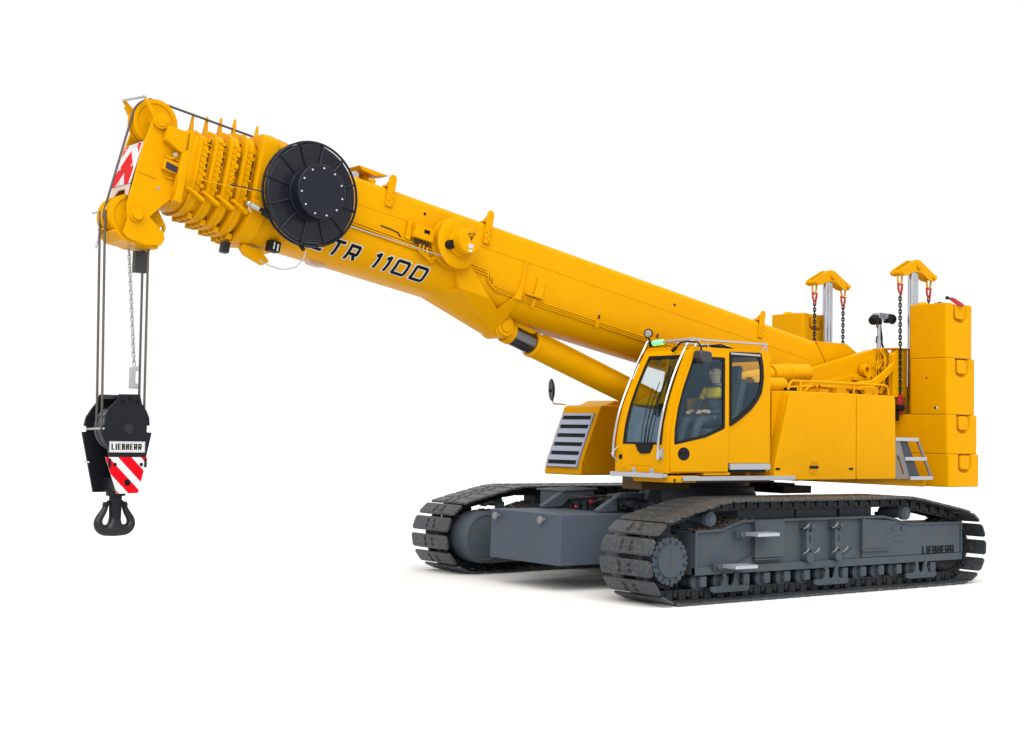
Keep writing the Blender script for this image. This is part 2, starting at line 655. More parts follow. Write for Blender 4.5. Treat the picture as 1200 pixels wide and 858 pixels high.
def shoe_matrix(j, yc, side):
    a = on_loop(PH + j * PITCH); b_ = on_loop(PH + (j + 1) * PITCH)
    c = (a + b_) / 2
    t = (b_ - a).normalized()
    # outward normal: left of travel when travelling front over top? choose pointing away from centre line
    nrm = Vector((-t.y, t.x))
    ctr = Vector((0, 0.55))
    clampx = max(-XW, min(XW, c.x))
    if nrm.dot(c - Vector((clampx, 0.55))) < 0: nrm = -nrm
    X = Vector((t.x, 0, t.y)); Z = Vector((nrm.x, 0, nrm.y)); Y = Z.cross(X)
    rj = random.Random(j * 3 + side)
    tilt = Matrix.Rotation(radians(rj.uniform(-1.2, 1.2)), 4, 'Y')
    return Matrix(((X.x, Y.x, Z.x, c.x), (X.y, Y.y, Z.y, yc), (X.z, Y.z, Z.z, c.y), (0, 0, 0, 1))) @ tilt, c


def link_mesh(yc):
    mb = MB()
    for j in range(NSH):
        M, c = shoe_matrix(j, yc, 0)
        for s in (-1, 1):
            y0, y1 = (0.105, 0.155)
            pts = [(-0.125, -0.032), (-0.10, -0.05), (0.07, -0.05), (0.115, -0.028), (0.115, 0.02), (0.075, 0.06), (-0.075, 0.06), (-0.125, 0.02)]
            mb.prism(pts, s * y0, s * y1, 'xz', M)
            # outer flange that steps the links in and out
            mb.box(-0.06, 0.05, s * 0.155, s * 0.185, -0.02, 0.065, M)
        a = M @ Vector((-PITCH / 2, -0.175, 0)); b_ = M @ Vector((-PITCH / 2, 0.175, 0))
        mb.cyl(a, b_, 0.036, n=10)
    return mb


YC = 2.554 - SW / 2
order_vis = {}
for side in (1, -1):
    tr = link_mesh(side * YC).build('crawler_track', LINK, crane)
    if side > 0:
        vis = list(range(NSH))
    else:
        sc_ = []
        for j in range(NSH):
            M, c = shoe_matrix(j, 0, 0)
            # far track: front end and the upper run show largest
            score = c.x + (2.0 if c.y > 0.9 else 0) + (3.0 if c.x > 2.6 else 0)
            sc_.append((score, j))
        sc_.sort(reverse=True)
        vis = [j for _, j in sc_[:100 - NSH]]
    for j in range(NSH):
        if j in vis:
            M, c = shoe_matrix(j, side * YC, side)
            o = bpy.data.objects.new('track_shoe', shoe_mes[(j * 7 + j // 3) % 4])
            COL.objects.link(o)
            o.parent = tr
            o.matrix_local = M
    rest = [j for j in range(NSH) if j not in vis]
    if rest:
        mb = MB()
        for j in rest:
            M, c = shoe_matrix(j, side * YC, side)
            shoe_me = shoe_mes[j % 4]
            mb.add([M @ v.co for v in shoe_me.vertices], [tuple(p.vertices) for p in shoe_me.polygons])
        o = mb.build('track_shoe', SHOE, tr)
        tag(o, kind='stuff')

# ------------------------------------------------------------------ side frames
CLIPM = paint('dull_clip_wire', (.22, .22, .21), .4, .15, 14, metal=.5)
FT = [(2.297, 0.324), (2.297, 0.86), (1.842, 0.873), (1.50, 0.972), (-1.20, 0.975), (-1.44, 0.935), (-1.69, 0.865), (-2.93, 0.855), (-2.93, 0.324)]
for side in (1, -1):
    yf = 2.354                                     # outer face
    S = lambda y0, y1: (min(side * y0, side * y1), max(side * y0, side * y1))
    mb = MB()
    mb.prism(FT, *S(1.86, 2.30))
    # top and bottom flanges and end plate, proud of the web
    fr = MB()
    off = 0.030
    top = FT[1:8]
    for i in range(len(top) - 1):
        a, b_ = top[i], top[i + 1]
        mb.prism([(a[0], a[1] + 0.004), (b_[0], b_[1] + 0.004), (b_[0], b_[1] - off), (a[0], a[1] - off)], *S(2.28, 2.352))
    frame = mb.build('side_frame', GRY, crane, bevel=0.006)
    P = frame
    yo0, yo1 = S(2.27, yf)
    web = MB()
    web.box(-2.93, 2.297, *S(2.29, 2.346), 0.324, 0.42)                 # lower flange band
    web.box(2.255, 2.297, *S(2.29, 2.356), 0.326, 0.86)                 # front end plate
    web.box(-2.93, -2.90, *S(2.29, 2.350), 0.424, 0.853)
    web.prism([(-2.89, 0.425), (-2.89, 0.83), (-1.72, 0.84), (-1.44, 0.905), (-0.78, 0.94), (-0.78, 0.425)], *S(2.28, 2.333))
    web.prism([(-0.30, 0.422), (-0.62, 0.422), (-0.62, 0.56)], *S(2.28, 2.325))
    web.prism([(1.30, 0.422), (1.62, 0.422), (1.30, 0.53)], *S(2.28, 2.325))
    web.build('frame_plate', GRY, P, bevel=0.005)
    pl = MB()
    pl.box(0.76, 1.29, *S(2.28, 2.372), 0.50, 0.968)                     # raised plate behind the upper step
    pl.box(0.765, 1.285, *S(2.28, 2.38), 0.47, 0.492)
    pl.box(-0.80, -0.755, *S(2.28, 2.366), 0.52, 0.95)
    pl.box(-1.30, -0.76, *S(2.28, 2.37), 0.505, 0.53)
    pl.build('reinforcing_plate', GRY, P, bevel=0.005)
    for pts in ([(-1.38, .80), (-1.44, .84), (-1.69, .84), (-1.69, .76), (-1.44, .76)],
                [(-1.40, .655), (-1.45, .70), (-1.70, .70), (-1.70, .61), (-1.45, .61)]):
        MB().prism(pts, *S(2.32, 2.341)).build('rating_plate', GRY, P, bevel=0.003)
    # latch pins: two vertical bars with clips
    for xc in (0.34, -0.21):
        l = MB()
        l.box(xc - 0.075, xc + 0.045, *S(2.29, 2.40), 0.50, 0.90)
        l.box(xc - 0.075, xc + 0.085, *S(2.29, 2.43), 0.845, 0.905)
        l.cyl((xc - 0.01, side * 2.3, 0.475), (xc - 0.01, side * 2.42, 0.475), 0.065, n=20)
        l.cyl((xc - 0.02, side * 2.39, 0.875), (xc - 0.02, side * 2.46, 0.875), 0.03, n=12)
        lo = l.build('latch', GRY, P, bevel=0.006)
        sl = MB().box(xc - 0.03, xc - 0.012, *S(2.36, 2.404), 0.66, 0.76).box(xc - 0.045, xc - 0.0, *S(2.36, 2.404), 0.80, 0.835).box(xc - 0.045, xc, *S(2.36, 2.404), 0.54, 0.57)
        sl.build('latch_slot', BLK, lo)
        for (dx, dz) in ((0.08, 0.88), (0.08, 0.565), (-0.12, 0.565)):
            pts = [(xc + dx + 0.045 * cos(t) - 0.025 * sin(t), side * (2.435 + 0.012 * sin(2 * t)), dz + 0.022 * sin(t) - 0.03 * cos(t)) for t in [2 * pi * i / 14 for i in range(14)]]
            MB().tube(pts, 0.0055, 6, True).build('retaining_clip', CLIPM, lo)
    # steps
    for (x0, x1, z, yy) in ((1.12, 1.50, 0.785, 2.62), (1.50, 1.88, 0.405, 2.62)):
        st = MB()
        st.box(x0, x1, *S(2.38, yy), z, z + 0.040)
        for q in range(7):
            xx = x0 + (x1 - x0) * (q + 0.5) / 7
            st.box(xx - 0.010, xx + 0.010, *S(2.40, yy - 0.02), z + 0.0402, z + 0.046)
        so = st.build('step', ALU, P, bevel=0.004)
        MB().box(x1 - .02, x1 + 0.14, *S(2.345, 2.40), z - 0.02, z + 0.055).cyl((x1 + .09, side * 2.36, z + .02), (x1 + .09, side * 2.44, z + .02), .028, n=12).build('step_hinge', GRY, so, bevel=0.004)
    # drive sprocket at the front
    c = (XW, side * 2.06, 0.525)
    sp = MB()
    teeth = []
    nt_ = 24
    for i in range(nt_):
        a = 2 * pi * i / nt_
        for da, r in ((-0.10, 0.285), (-0.055, 0.285), (-0.02, 0.262), (0.02, 0.262), (0.055, 0.285)):
            teeth.append((XW + r * cos(a + da), 0.515 + r * sin(a + da)))
    sp.prism(teeth, *S(2.22, 2.345))
    so = sp.build('drive_sprocket', GRY, P, bevel=0.004)
    cv = MB().lathe([(0, 0.0), (0.195, 0.0), (0.205, -0.012), (0.205, -0.05)], (XW, side * 2.362, 0.515), (0, side, 0), 40)
    cv.box(XW - 0.004, XW + 0.004, *S(2.35, 2.365), 0.37, 0.66)
    cv.build('sprocket_cover', GRY, so)
    bo = MB()
    for i in range(14):
        a = 2 * pi * (i + .5) / 14
        bo.cyl((XW + .232 * cos(a), side * 2.34, .515 + .232 * sin(a)), (XW + .232 * cos(a), side * 2.358, .515 + .232 * sin(a)), .017, n=6)
    bo.build('bolt', GRYD, so)
    tw = MB()
    tp = []
    nt_ = 13
    for i in range(nt_):
        a = 2 * pi * i / nt_
        for da, r in ((-.17, .355), (-.07, .43), (.07, .43), (.17, .355)):
            tp.append((XW + r * cos(a + da), .525 + r * sin(a + da)))
    tw.cyl((XW, side * 1.80, 0.525), (XW, side * 2.218, 0.525), 0.33, n=40)
    tw.prism(tp, *S(2.04, 2.16))
    tw.build('sprocket_wheel', LINK, so, bevel=0.004)
    # idler at the rear
    idl = MB().lathe([(0, 0.17), (.12, .17), (.13, .14), (.30, .14), (.33, .15), (.375, .12), (.375, .05), (.40, .045), (.40, -.045), (.375, -.05), (.375, -.12), (.33, -.15), (.30, -.14), (0, -.14)], (-XW, side * YC, .525), (0, 1, 0), 48)
    idl.build('idler_wheel', LINK, P)
    # inside gearbox housing bulging from the frame (seen on the far frame's inner side)
    gb = MB().lathe([(0, 0.0), (.30, 0.0), (.345, -.02), (.365, -.06), (.365, -.34), (0.30, -.34)], (XW - .06, side * 1.50, .525), (0, -side, 0), 48)
    gb.prism([(XW - .1, .89), (2.0, .89), (1.9, .80), (1.9, .30), (2.0, .17), (XW - .1, .16)], *S(1.53, 1.84))
    gb.ring([(.30, .004), (.315, .012), (.33, .004), (.33, -.03), (.30, -.03)], (XW - .06, side * 1.5, .525), (0, -side, 0), 48)
    gb.build('drive_housing', GRY, P, bevel=0.012)
    # track rollers
    r0 = MB().lathe([(0, .24), (.052, .24), (.062, .225), (.062, .19), (.095, .185), (.125, .17), (.125, .12), (.095, .115), (.095, -.115), (.125, -.12), (.125, -.17), (.06, -.18), (0, -.2)], (0, 0, 0), (0, side, 0), 28)
    r0.box(-.055, .055, *S(.19, .255), -.055, .07)
    proto = None
    for i in range(13):
        x = 2.14 - i * 0.369
        M = Matrix.Translation((x, side * 2.08, 0.235))
        if proto is None:
            proto = r0.build('track_roller', GRY, P, M, bevel=0.004)
        else:
            share(proto, 'track_roller', P, M)
    # chain guides
    cg = MB()
    cg.prism([(-.33, -.11), (-.28, -.13), (.28, -.13), (.33, -.11), (.33, -.055), (.15, -.05), (.11, .05), (.14, .10), (.08, .10), (.05, -.02), (.02, -.05), (-.02, -.05), (-.05, -.02), (-.08, .10), (-.14, .10), (-.11, .05), (-.15, -.05), (-.33, -.055)][::-1], *S(2.345, 2.375))
    cg.box(-.15, .15, *S(2.22, 2.34), -.12, -.06)
    proto = None
    for x in (1.72, -0.13, -1.98):
        M = Matrix.Translation((x, 0, 0.235))
        proto = cg.build('chain_guide', GRY, P, M, bevel=0.005) if proto is None else share(proto, 'chain_guide', P, M)
    # carrier rollers
    for x in (2.09, -1.61):
        cr = MB().lathe([(0, .40), (.055, .40), (.06, .385), (.085, .385), (.09, .375), (.09, .30), (.07, .29), (.07, -.05), (0, -.05)], (x, side * 2.02, 1.0), (0, side, 0), 32)
        cr.box(x - .05, x + .05, *S(1.9, 2.0), .84, 1.0)
        cr.build('carrier_roller', GRY, P)
    # slide rails on top of the frame
    for x0_, x1_ in ((.42, 1.45), (-.40, .38), (-1.10, -.46)):
        MB().box(x0_, x1_, *S(1.95, 2.22), .974, 1.083).build('slide_pad', GRYD, P, bevel=0.006)
    # caked earth on the frame top behind the sprocket
    ea = MB()
    rg = random.Random(5)
    for q in range(90):
        x = rg.uniform(1.25, 2.25)
        zt = .865 if x > 1.842 else .865 + (1.842 - x) / .342 * .1 if x > 1.5 else .972
        r = rg.uniform(.012, .03)
        ea.sph((x, side * rg.uniform(1.95, 2.33), zt + r * .3), r, 6, (1.2, 1.2, .6))
    o = ea.build('earth', paint('dry_earth', (0.10, 0.075, 0.05), .95, .4, 20, spec=.1), P)
    tag(o, kind='stuff')
    # lettering on the frame
    if side > 0:
        H_, ws, stv, gp = 0.094, 0.75, 0.027, 0.015
        wtot = text_width('LIEBHERR', H_, ws, stv, gp) + stv
        kx = 0.747 / wtot
        letters('LIEBHERR', H_, ws * kx, stv, gp * kx,
                lambda u, v, n: Vector((-2.055 - u, 2.333 + n, 0.430 + v)), 0.003, 0.003, name='lettering', mat=BLKT, parent=P, hs=.0165)
        for k_, (tx, zz, w0) in enumerate((('8', .775, -1.57),)):
            letters(tx, .05, .7, .010, .01, lambda u, v, n: Vector((w0 - u, 2.341 + n, zz + v)), 0.002, .002, name='number', mat=GRYD, parent=P)

# ------------------------------------------------------------------ carbody between the tracks
cb = MB()
cb.prism([(1.35, .62), (1.35, .95), (1.05, 1.10), (-1.05, 1.10), (-1.35, .95), (-1.35, .62)], -.85, .85)
cb.box(.62, 1.18, -1.86, 1.86, .46, .88)
cb.box(-1.18, -.62, -1.86, 1.86, .46, .88)
cb.prism([(.95, .60), (2.15, .60), (2.15, .90), (1.35, 1.06), (.95, 1.06)], -.42, .42)
cbo = cb.build('carbody', GRYD, crane, bevel=0.015)
MB().cyl((0, 0, 1.08), (0, 0, 1.22), .86, .82, n=64).cyl((0, 0, 1.21), (0, 0, 1.30), .80, n=64).build('slewing_ring', GRYD, cbo, bevel=.006)
MB().cyl((0, 0, 1.295), (0, 0, 1.40), .74, n=64).cyl((0, 0, 1.39), (0, 0, 1.435), .90, n=64).build('ring_gear', LINK, cbo, bevel=.006)
lg = MB()
for y in (-.62, .55):
    lg.prism([(2.35, .99), (2.35, 1.02), (1.95, 1.235), (1.45, 1.235), (1.45, .98), (1.7, .98), (1.78, 1.08), (1.9, 1.1), (2.02, 1.0)], y - .05, y + .05)
lg.box(1.4, 2.0, -1.1, -.66, .98, 1.20)
lg.prism([(2.02, 1.20), (2.02, 1.225), (1.4, 1.25), (1.4, 1.22)], -1.18, -.55)
lg.box(1.35, 1.75, .05, .45, 1.0, 1.20)
lg.prism([(1.30, 1.0), (1.65, 1.0), (1.55, 1.28), (1.35, 1.28)], .62, .70)
lg.build('mounting_lug', GRY, cbo, bevel=.008)
MB().box(1.45, 2.0, -.42, .0, .98, 1.16).cyl((1.9, -.15, 1.1), (1.9, .75, 1.1), .05, n=16).cyl((1.6, .2, 1.06), (1.6, .9, 1.06), .07, n=16).build('valve_block', GRYD, cbo, bevel=.01)
hs = MB()
rg = random.Random(3)
for q in range(7):
    y0 = -.35 + q * .16
    hs.tube([(2.0, y0, 1.0), (2.08, y0 + .05, 1.12 + rg.uniform(-.03, .05)), (1.85, y0 + .12, 1.16), (1.5, y0 + .1 + rg.uniform(-.05, .1), 1.1), (1.2, y0, 1.08)], .02, 8)
hs.build('hydraulic_hose', RUB, cbo)
MB().box(1.95, 2.0, -.03, .03, 1.07, 1.15).sph((2.10, -.18, 1.015), .022, 12).build('valve_knob', RED, cbo, bevel=.008)
MB().box(-1.85, -1.25, -.5, .5, 1.19, 1.30).box(-1.55, -1.15, -.45, .45, 1.28, 1.34).cyl((-1.5, 0, 1.3), (-1.5, 0, 1.36), .06, n=14).build('rotary_cover', RUB, cbo, bevel=.01)
# stub brackets between carbody and near frame
MB().prism([(2.30, .34), (2.30, .60), (2.1, .74), (1.2, .80), (1.2, .34)], 1.02, 1.10).prism([(2.30, .34), (2.30, .60), (2.1, .74), (1.2, .80), (1.2, .34)], -1.10, -1.02).build('support_gusset', GRY, cbo, bevel=.008)

# ------------------------------------------------------------------ central ballast (lifts off)
bal = empty('ballast_box', (2.6, 0, 0.30))
tag(bal, 'large plain grey ballast box hung between the two crawler tracks in front', 'counterweight')
bb = MB().prism([(-.605, -.756 + .756), (-.605, .0)], 0, 0) if False else MB()
bb.add([(.505, -.756, .033), (.505, .756, .033), (-.75, .756, .033), (-.75, -.756, .033),
        (.495, -.750, .682), (.495, .756, .679), (-.75, .756, .675), (-.75, -.756, .675)],
       [(0, 1, 2, 3), (4, 7, 6, 5), (0, 4, 5, 1), (1, 5, 6, 2), (2, 6, 7, 3), (3, 7, 4, 0)])
bb.build('ballast_body', paint('grey_ballast_paint', (0.052, 0.067, 0.092), .5, .10, 1.6, bump=.06, bscale=60, dirt=(.085, .078, .072), dirt_amt=.35, spec=.12), bal, bevel=.014, seg=3)
for y in (-.56, .42):
    MB().lathe([(0, 0), (.022, 0), (.022, .085), (.045, .088), (.048, .095), (.048, .12), (.04, .128), (0, .128)], (.46, y, .60), (1, 0, -.05), 24).build('lifting_pin', paint('worn_pin_steel', (.16, .165, .18), .45, .15, 8, metal=.3), bal)

# ================================================================== UPPER CARRIAGE
def up(mb, name, mat, parent=crane, **k):
    if parent is crane: k.setdefault('M', MU)
    return mb.build(name, mat, parent, **k)


# main frame
fm = MB()
fm.box(-3.35, .70, -.62, .62, 1.44, 1.62)
fm.box(-3.35, -.2, -.72, -.56, 1.44, 2.55)
fm.box(-3.35, -.2, .56, .72, 1.44, 2.50)
fm.prism([(-3.45, 1.30), (-3.45, 1.46), (-.9, 1.46), (-.9, 1.40)], .95, 1.45)
fm.prism([(-3.45, 1.30), (-3.45, 1.46), (-.9, 1.46), (-.9, 1.40)], -1.45, -.95)
fm.box(-.6, 2.0, .80, 1.20, 1.455, 1.53)                                    # beam that carries the cab
frame_u = up(fm, 'slewing_frame', YEL, bevel=.012)
# boom foot side plates
for y0, y1 in ((.52, .64), (-.64, -.52)):
    a = MB().prism([(-.35, 2.4), (-.45, 2.62), (-1.45, 2.98), (-2.0, 3.10), (-3.24, 3.40), (-3.32, 3.36), (-3.36, 3.0), (-3.30, 2.4)], y0, y1)
    a.prism([(-.95, 2.52), (-1.25, 2.74), (-2.95, 3.02), (-3.28, 2.6), (-3.25, 2.5)], y0 + (.03 if y0 > 0 else -.03), y1 + (.03 if y0 > 0 else -.03))
    pl_ = up(a, 'boom_foot_plate', YEL, frame_u, bevel=.012)
MB().cyl((-3.2, -.66, 3.20), (-3.2, .66, 3.20), .09, n=28).build('boom_pivot_pin', YEL, frame_u, bevel=.006)
# lugs on the foot plate
lu = MB()
lu.ring([(.05, .0), (.10, .0), (.10, .09), (.05, .09)], (-2.93, .68, 3.06), (0, 1, 0), 20)
lu.ring([(.03, .0), (.07, .0), (.07, .12), (.03, .12)], (-2.99, .68, 2.93), (0, 1, 0), 20)
lu.box(-3.05, -2.93, .66, .77, 2.82, 3.0)
lu.box(-2.92, -2.66, .66, .72, 2.90, 2.96)
lu.build('lock_lug', YEL, frame_u, bevel=.006)
# slew drives / short thick cylinders behind the cab
cy = MB()
d = Vector((-.985, 0, .17)) * 1.0
c0 = Vector((-.28, .95, 2.80))
cy.cyl((.2, .86, 2.78), (-.55, .86, 2.90), .10, n=28)
cy.cyl((-.55, .86, 2.90), (-.92, .86, 2.93), .135, n=32)
cy.cyl((-.92, .86, 2.93), (-1.36, .86, 2.955), .125, n=32)
cy.cyl((-.88, .86, 2.925), (-.95, .86, 2.93), .145, n=32)
cy.cyl((.2, 1.12, 2.72), (-.50, 1.12, 2.73), .11, n=28)
up(cy, 'hydraulic_motor', YEL, frame_u, bevel=.01)
# winch drum and hose jungle between the boom foot plates and the ballast
wj = MB()
wj.cyl((-3.3, -.5, 2.35), (-3.3, .5, 2.35), .36, n=40)
wj.box(-3.55, -3.05, -.5, .5, 2.5, 3.05)
up(wj, 'winch', YEL, frame_u, bevel=.02)
hb = MB().prism([(-3.44, 2.66), (-3.44, 3.32), (-3.54, 3.42), (-3.80, 3.42), (-3.80, 2.66)], .78, .88)
hb.box(-3.82, -3.46, .60, .90, 3.41, 3.435)
up(hb, 'rear_cover_box', YEL, frame_u, bevel=.015)
ho = MB()
rg = random.Random(11)
for q in range(10):
    y = .60 + .02 * (q % 6)
    x = -3.30 - .05 * (q % 5)
    p = [(x, y, 3.42), (x - .06 + rg.uniform(-.07, .07), y + .05, 3.28), (x + rg.uniform(-.08, .08), y + .06, 3.10), (x - .1 + rg.uniform(-.1, .1), y + .03, 2.92), (x + rg.uniform(-.15, .1), y, 2.72)]
    ho.tube(smooth_path(p) if 'smooth_path' in globals() else p, rg.uniform(.010, .018), 8)
for q in range(3):
    ho.tube([(-2.5, .9, 2.78 + .035 * q), (-2.85, .9, 2.80 + .035 * q), (-3.15, .88, 2.93 + .04 * q), (-3.45, .86, 3.10 + .04 * q)], .028, 8)
up(ho, 'hydraulic_hose', YEL, frame_u)
MB().box(-3.78, -3.3, .50, .54, 2.45, 3.38).build('hose_bay_back', paint('shadowed_brown_plate', (.14, .07, .012), .6, .2, 8), frame_u)  # dark sheet whose brown supplies the shade between the hoses
up(MB().box(-3.58, -3.46, -.75, .62, 2.42, 3.30).box(-4.2, -3.60, -.70, .70, 2.403, 2.85).box(-3.66, -3.56, .50, .66, 2.5, 3.1), 'ballast_carrier', YEL, frame_u, bevel=.015)
up(MB().cyl((-3.70, .70, 2.95), (-3.70, .74, 2.95), .07, n=18).cyl((-3.75, .70, 2.70), (-3.75, .75, 2.70), .05, n=16), 'carrier_pin', paint('brown_pin', (.10, .05, .01), .6, .2, 8), frame_u)
kn = MB().cyl((-3.52, .9, 2.50), (-3.52, 1.0, 2.50), .05, n=16).cyl((-3.86, 1.0, 2.50), (-3.86, 1.08, 2.50), .05, n=16).box(-3.56, -3.48, .86, .9, 2.3, 2.56)
up(kn, 'lock_knob', RUB, frame_u, bevel=.006)

# engine housing on the right-hand side (far side)
EP = [(1.51, 1.42), (1.49, 1.60), (1.36, 1.90), (1.24, 2.17), (1.14, 2.40), (1.08, 2.425), (-2.4, 2.43), (-2.4, 1.42)]
eh = MB().prism(EP, -1.625, -.84)
eh.prism([(.95, 2.42), (.75, 2.50), (-2.3, 2.50), (-2.3, 2.42)], -1.55, -.95)
eho = up(eh, 'engine_housing', YEL, bevel=.02)
# grille: silver frame with six dark slots following the curved nose
GP = [(1.528, 1.53), (1.495, 1.625), (1.427, 1.78), (1.36, 1.925), (1.28, 2.11), (1.205, 2.30)]


def on_prof(t):
    L = [(Vector(GP[i + 1]) - Vector(GP[i])).length for i in range(len(GP) - 1)]
    s = t * sum(L)
    for i, l in enumerate(L):
        if s <= l or i == len(L) - 1:
            return Vector(GP[i]).lerp(Vector(GP[i + 1]), s / l)
        s -= l


def nose(t0, t1, n=5, out=0.0):
    pts = []
    for i in range(n):
        t = t0 + (t1 - t0) * i / (n - 1)
        p = on_prof(t)
        q = on_prof(min(1, t + .02)) - on_prof(max(0, t - .02))
        q.normalize()
        pts.append((p.x + q.y * out, p.y - q.x * out))
    return pts


gr = MB()
Y0, Y1 = -1.565, -.895
gr.strip(nose(0, 1, 9, .016), Y0, Y0 + .03, .05)
gr.strip(nose(0, 1, 9, .016), Y1 - .03, Y1, .05)
edges = [0.0]
ns = 6
sl_h = .075
for i in range(ns):
    c = (i + .5) / ns
    lo, hi = c - sl_h / 2 - .0, c + sl_h / 2
    gr.strip(nose(edges[-1], lo, 3, .016), Y0 + .03, Y1 - .03, .045)
    edges.append(hi)
gr.strip(nose(edges[-1], 1, 3, .016), Y0 + .03, Y1 - .03, .045)
go = up(gr, 'grille', ALUG, eho)
gs = MB().strip(nose(0.02, .98, 9, .004), Y0 + .02, Y1 - .02, .02)
up(gs, 'radiator_screen', BLK, go)
gm = MB()
for i in range(ns):
    c = (i + .5) / ns
    p = nose(c - .02, c + .02, 2, .006)
    gm.box(p[0][0] - .004, p[0][0] + .003, Y0 + .05, Y1 - .05, p[0][1] - .002, p[0][1] + .004)
    for q in range(9):
        y = Y0 + .06 + q * .066
        gm.box(p[0][0] - .004, p[0][0] + .006, y, y + .012, p[0][1] - .015, p[1][1] + .015)
up(gm, 'grille_mesh', GRYD, go)
mr = MB().tube([(1.17, -1.56, 2.43), (1.22, -1.60, 2.44), (1.36, -1.60, 2.44), (1.385, -1.60, 2.46), (1.385, -1.60, 2.63)], .010, 8)
mro = up(mr, 'mirror_arm', YEL, eho)
mm = MB().lathe([(0, .02), (.15, .015), (.165, .0), (.16, -.015), (.12, -.035), (0, -.045)], (1.40, -1.62, 2.645), (.90, -.42, -.05), 28)
for v in mm.v: v.y = -1.62 + (v.y + 1.62) * .8; v.x = 1.40 + (v.x - 1.40) * .8
up(mm, 'mirror', BLK, mro)
MB().sph((1.41, -1.62, 2.63), .03, 10).build('mirror_joint', RUB, mro)

# left body (near side): service cabinet behind the cab
bd = MB().prism([(.27, 1.43), (.24, 1.62), (-.07, 2.62), (-.10, 2.64), (-2.40, 2.645), (-2.43, 2.60), (-2.455, 1.43)], .66, 1.595)
bdo = up(bd, 'service_cabinet', YEL, bevel=.012)
gap = .006
pa = roundpoly([(.270, 1.434), (.240, 1.64), (-.068, 2.628), (-1.515, 2.640), (-1.515, 1.434)], .02)
up(MB().prism(pa, 1.590, 1.622), 'cabinet_door', YEL, bdo, bevel=.008, seg=3)
pb = roundpoly([(-1.530, 1.434), (-1.530, 2.640), (-2.40, 2.644), (-2.435, 2.60), (-2.455, 1.434)], .03)
up(MB().prism(pb, 1.590, 1.622), 'cabinet_panel', YEL, bdo, bevel=.008, seg=3)
up(MB().box(-1.528, -1.517, 1.58, 1.606, 1.44, 2.635), 'door_seal', paint('dark_brown_seal', (.07, .035, .004), .7, .1, 6), bdo)
for x in (.185, -1.40):
    up(MB().box(x - .045, x + .045, 1.61, 1.627, 1.565, 1.598), 'latch_slot', BLK, bdo, bevel=.003)
hd = plate(circ(-.56, 1.60, .098, 28, 1.15), [circ(-.56, 1.60, .088, 28, 1.15)], 1.61, 1.628)
hdo = up(hd, 'handle_recess', YEL, bdo)
up(MB().prism([(-.70 + .03, 1.585), (-.70 + .03, 1.625), (-.48, 1.625), (-.48, 1.585)], 1.615, 1.632), 'handle', RUB, hdo, bevel=.008)
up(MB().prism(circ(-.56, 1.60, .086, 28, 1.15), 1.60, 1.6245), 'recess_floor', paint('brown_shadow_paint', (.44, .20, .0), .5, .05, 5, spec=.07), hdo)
# rail on top of the cabinet
rl = MB()
Yr = 1.50
rp = [(-.245, Yr, 2.66), (-.265, Yr, 2.72), (-.30, Yr, 2.765), (-.35, Yr, 2.785), (-2.38, Yr, 2.80), (-2.47, Yr, 2.785), (-2.505, Yr, 2.75), (-2.515, Yr, 2.66)]
rp = [(x + .08, y, z) for x, y, z in rp]
rl.tube(rp, .017, 10)
rl.cyl((-.42, Yr, 2.63), (-.42, Yr, 2.785), .022, n=10)
rl.cyl((-1.62, Yr, 2.63), (-1.62, Yr, 2.79), .014, n=10)
up(rl, 'handrail', YEL, bdo)
# pipework and fittings on the cabinet roof behind the rail
pw = MB()
rg = random.Random(21)
for q in range(5):
    y = 1.05 + q * .08
    pw.tube([(-.7 - .1 * q, y, 2.66), (-.75 - .1 * q, y, 2.72), (-1.0, y, 2.735), (-1.6 - .12 * q, y, 2.73), (-1.75 - .1 * q, y + .02, 2.66)], .020, 8)
pw.box(-1.50, -1.30, 1.15, 1.45, 2.645, 2.735).box(-2.2, -2.02, 1.1, 1.4, 2.645, 2.76).box(-1.15, -.95, 1.2, 1.42, 2.645, 2.70)
pw.cyl((-2.28, 1.4, 2.70), (-2.28, 1.2, 2.70), .07, n=18)
up(pw, 'roof_fitting', YEL, bdo, bevel=.004)
pw = MB()
for q in range(4):
    pw.tube([(-1.85 - q * .09, 1.25, 2.64), (-1.88 - q * .08, 1.28, 2.74), (-1.95 - q * .05, 1.3, 2.72), (-2.05 - .05 * q, 1.34, 2.64)], .014, 7)
pw.box(-.6, -.42, 1.0, 1.3, 2.646, 2.70).box(-2.40, -2.32, 1.15, 1.35, 2.646, 2.74)
up(pw, 'hydraulic_hose', RUB, bdo)
# panel between cab and cabinet
up(MB().box(-.25, .12, .66, 1.46, 1.60, 2.63), 'gap_panel', YEL, bdo, bevel=.01)
up(MB().box(.10, .135, 1.36, 1.42, 1.93, 1.955), 'latch_slot', BLK, bdo)
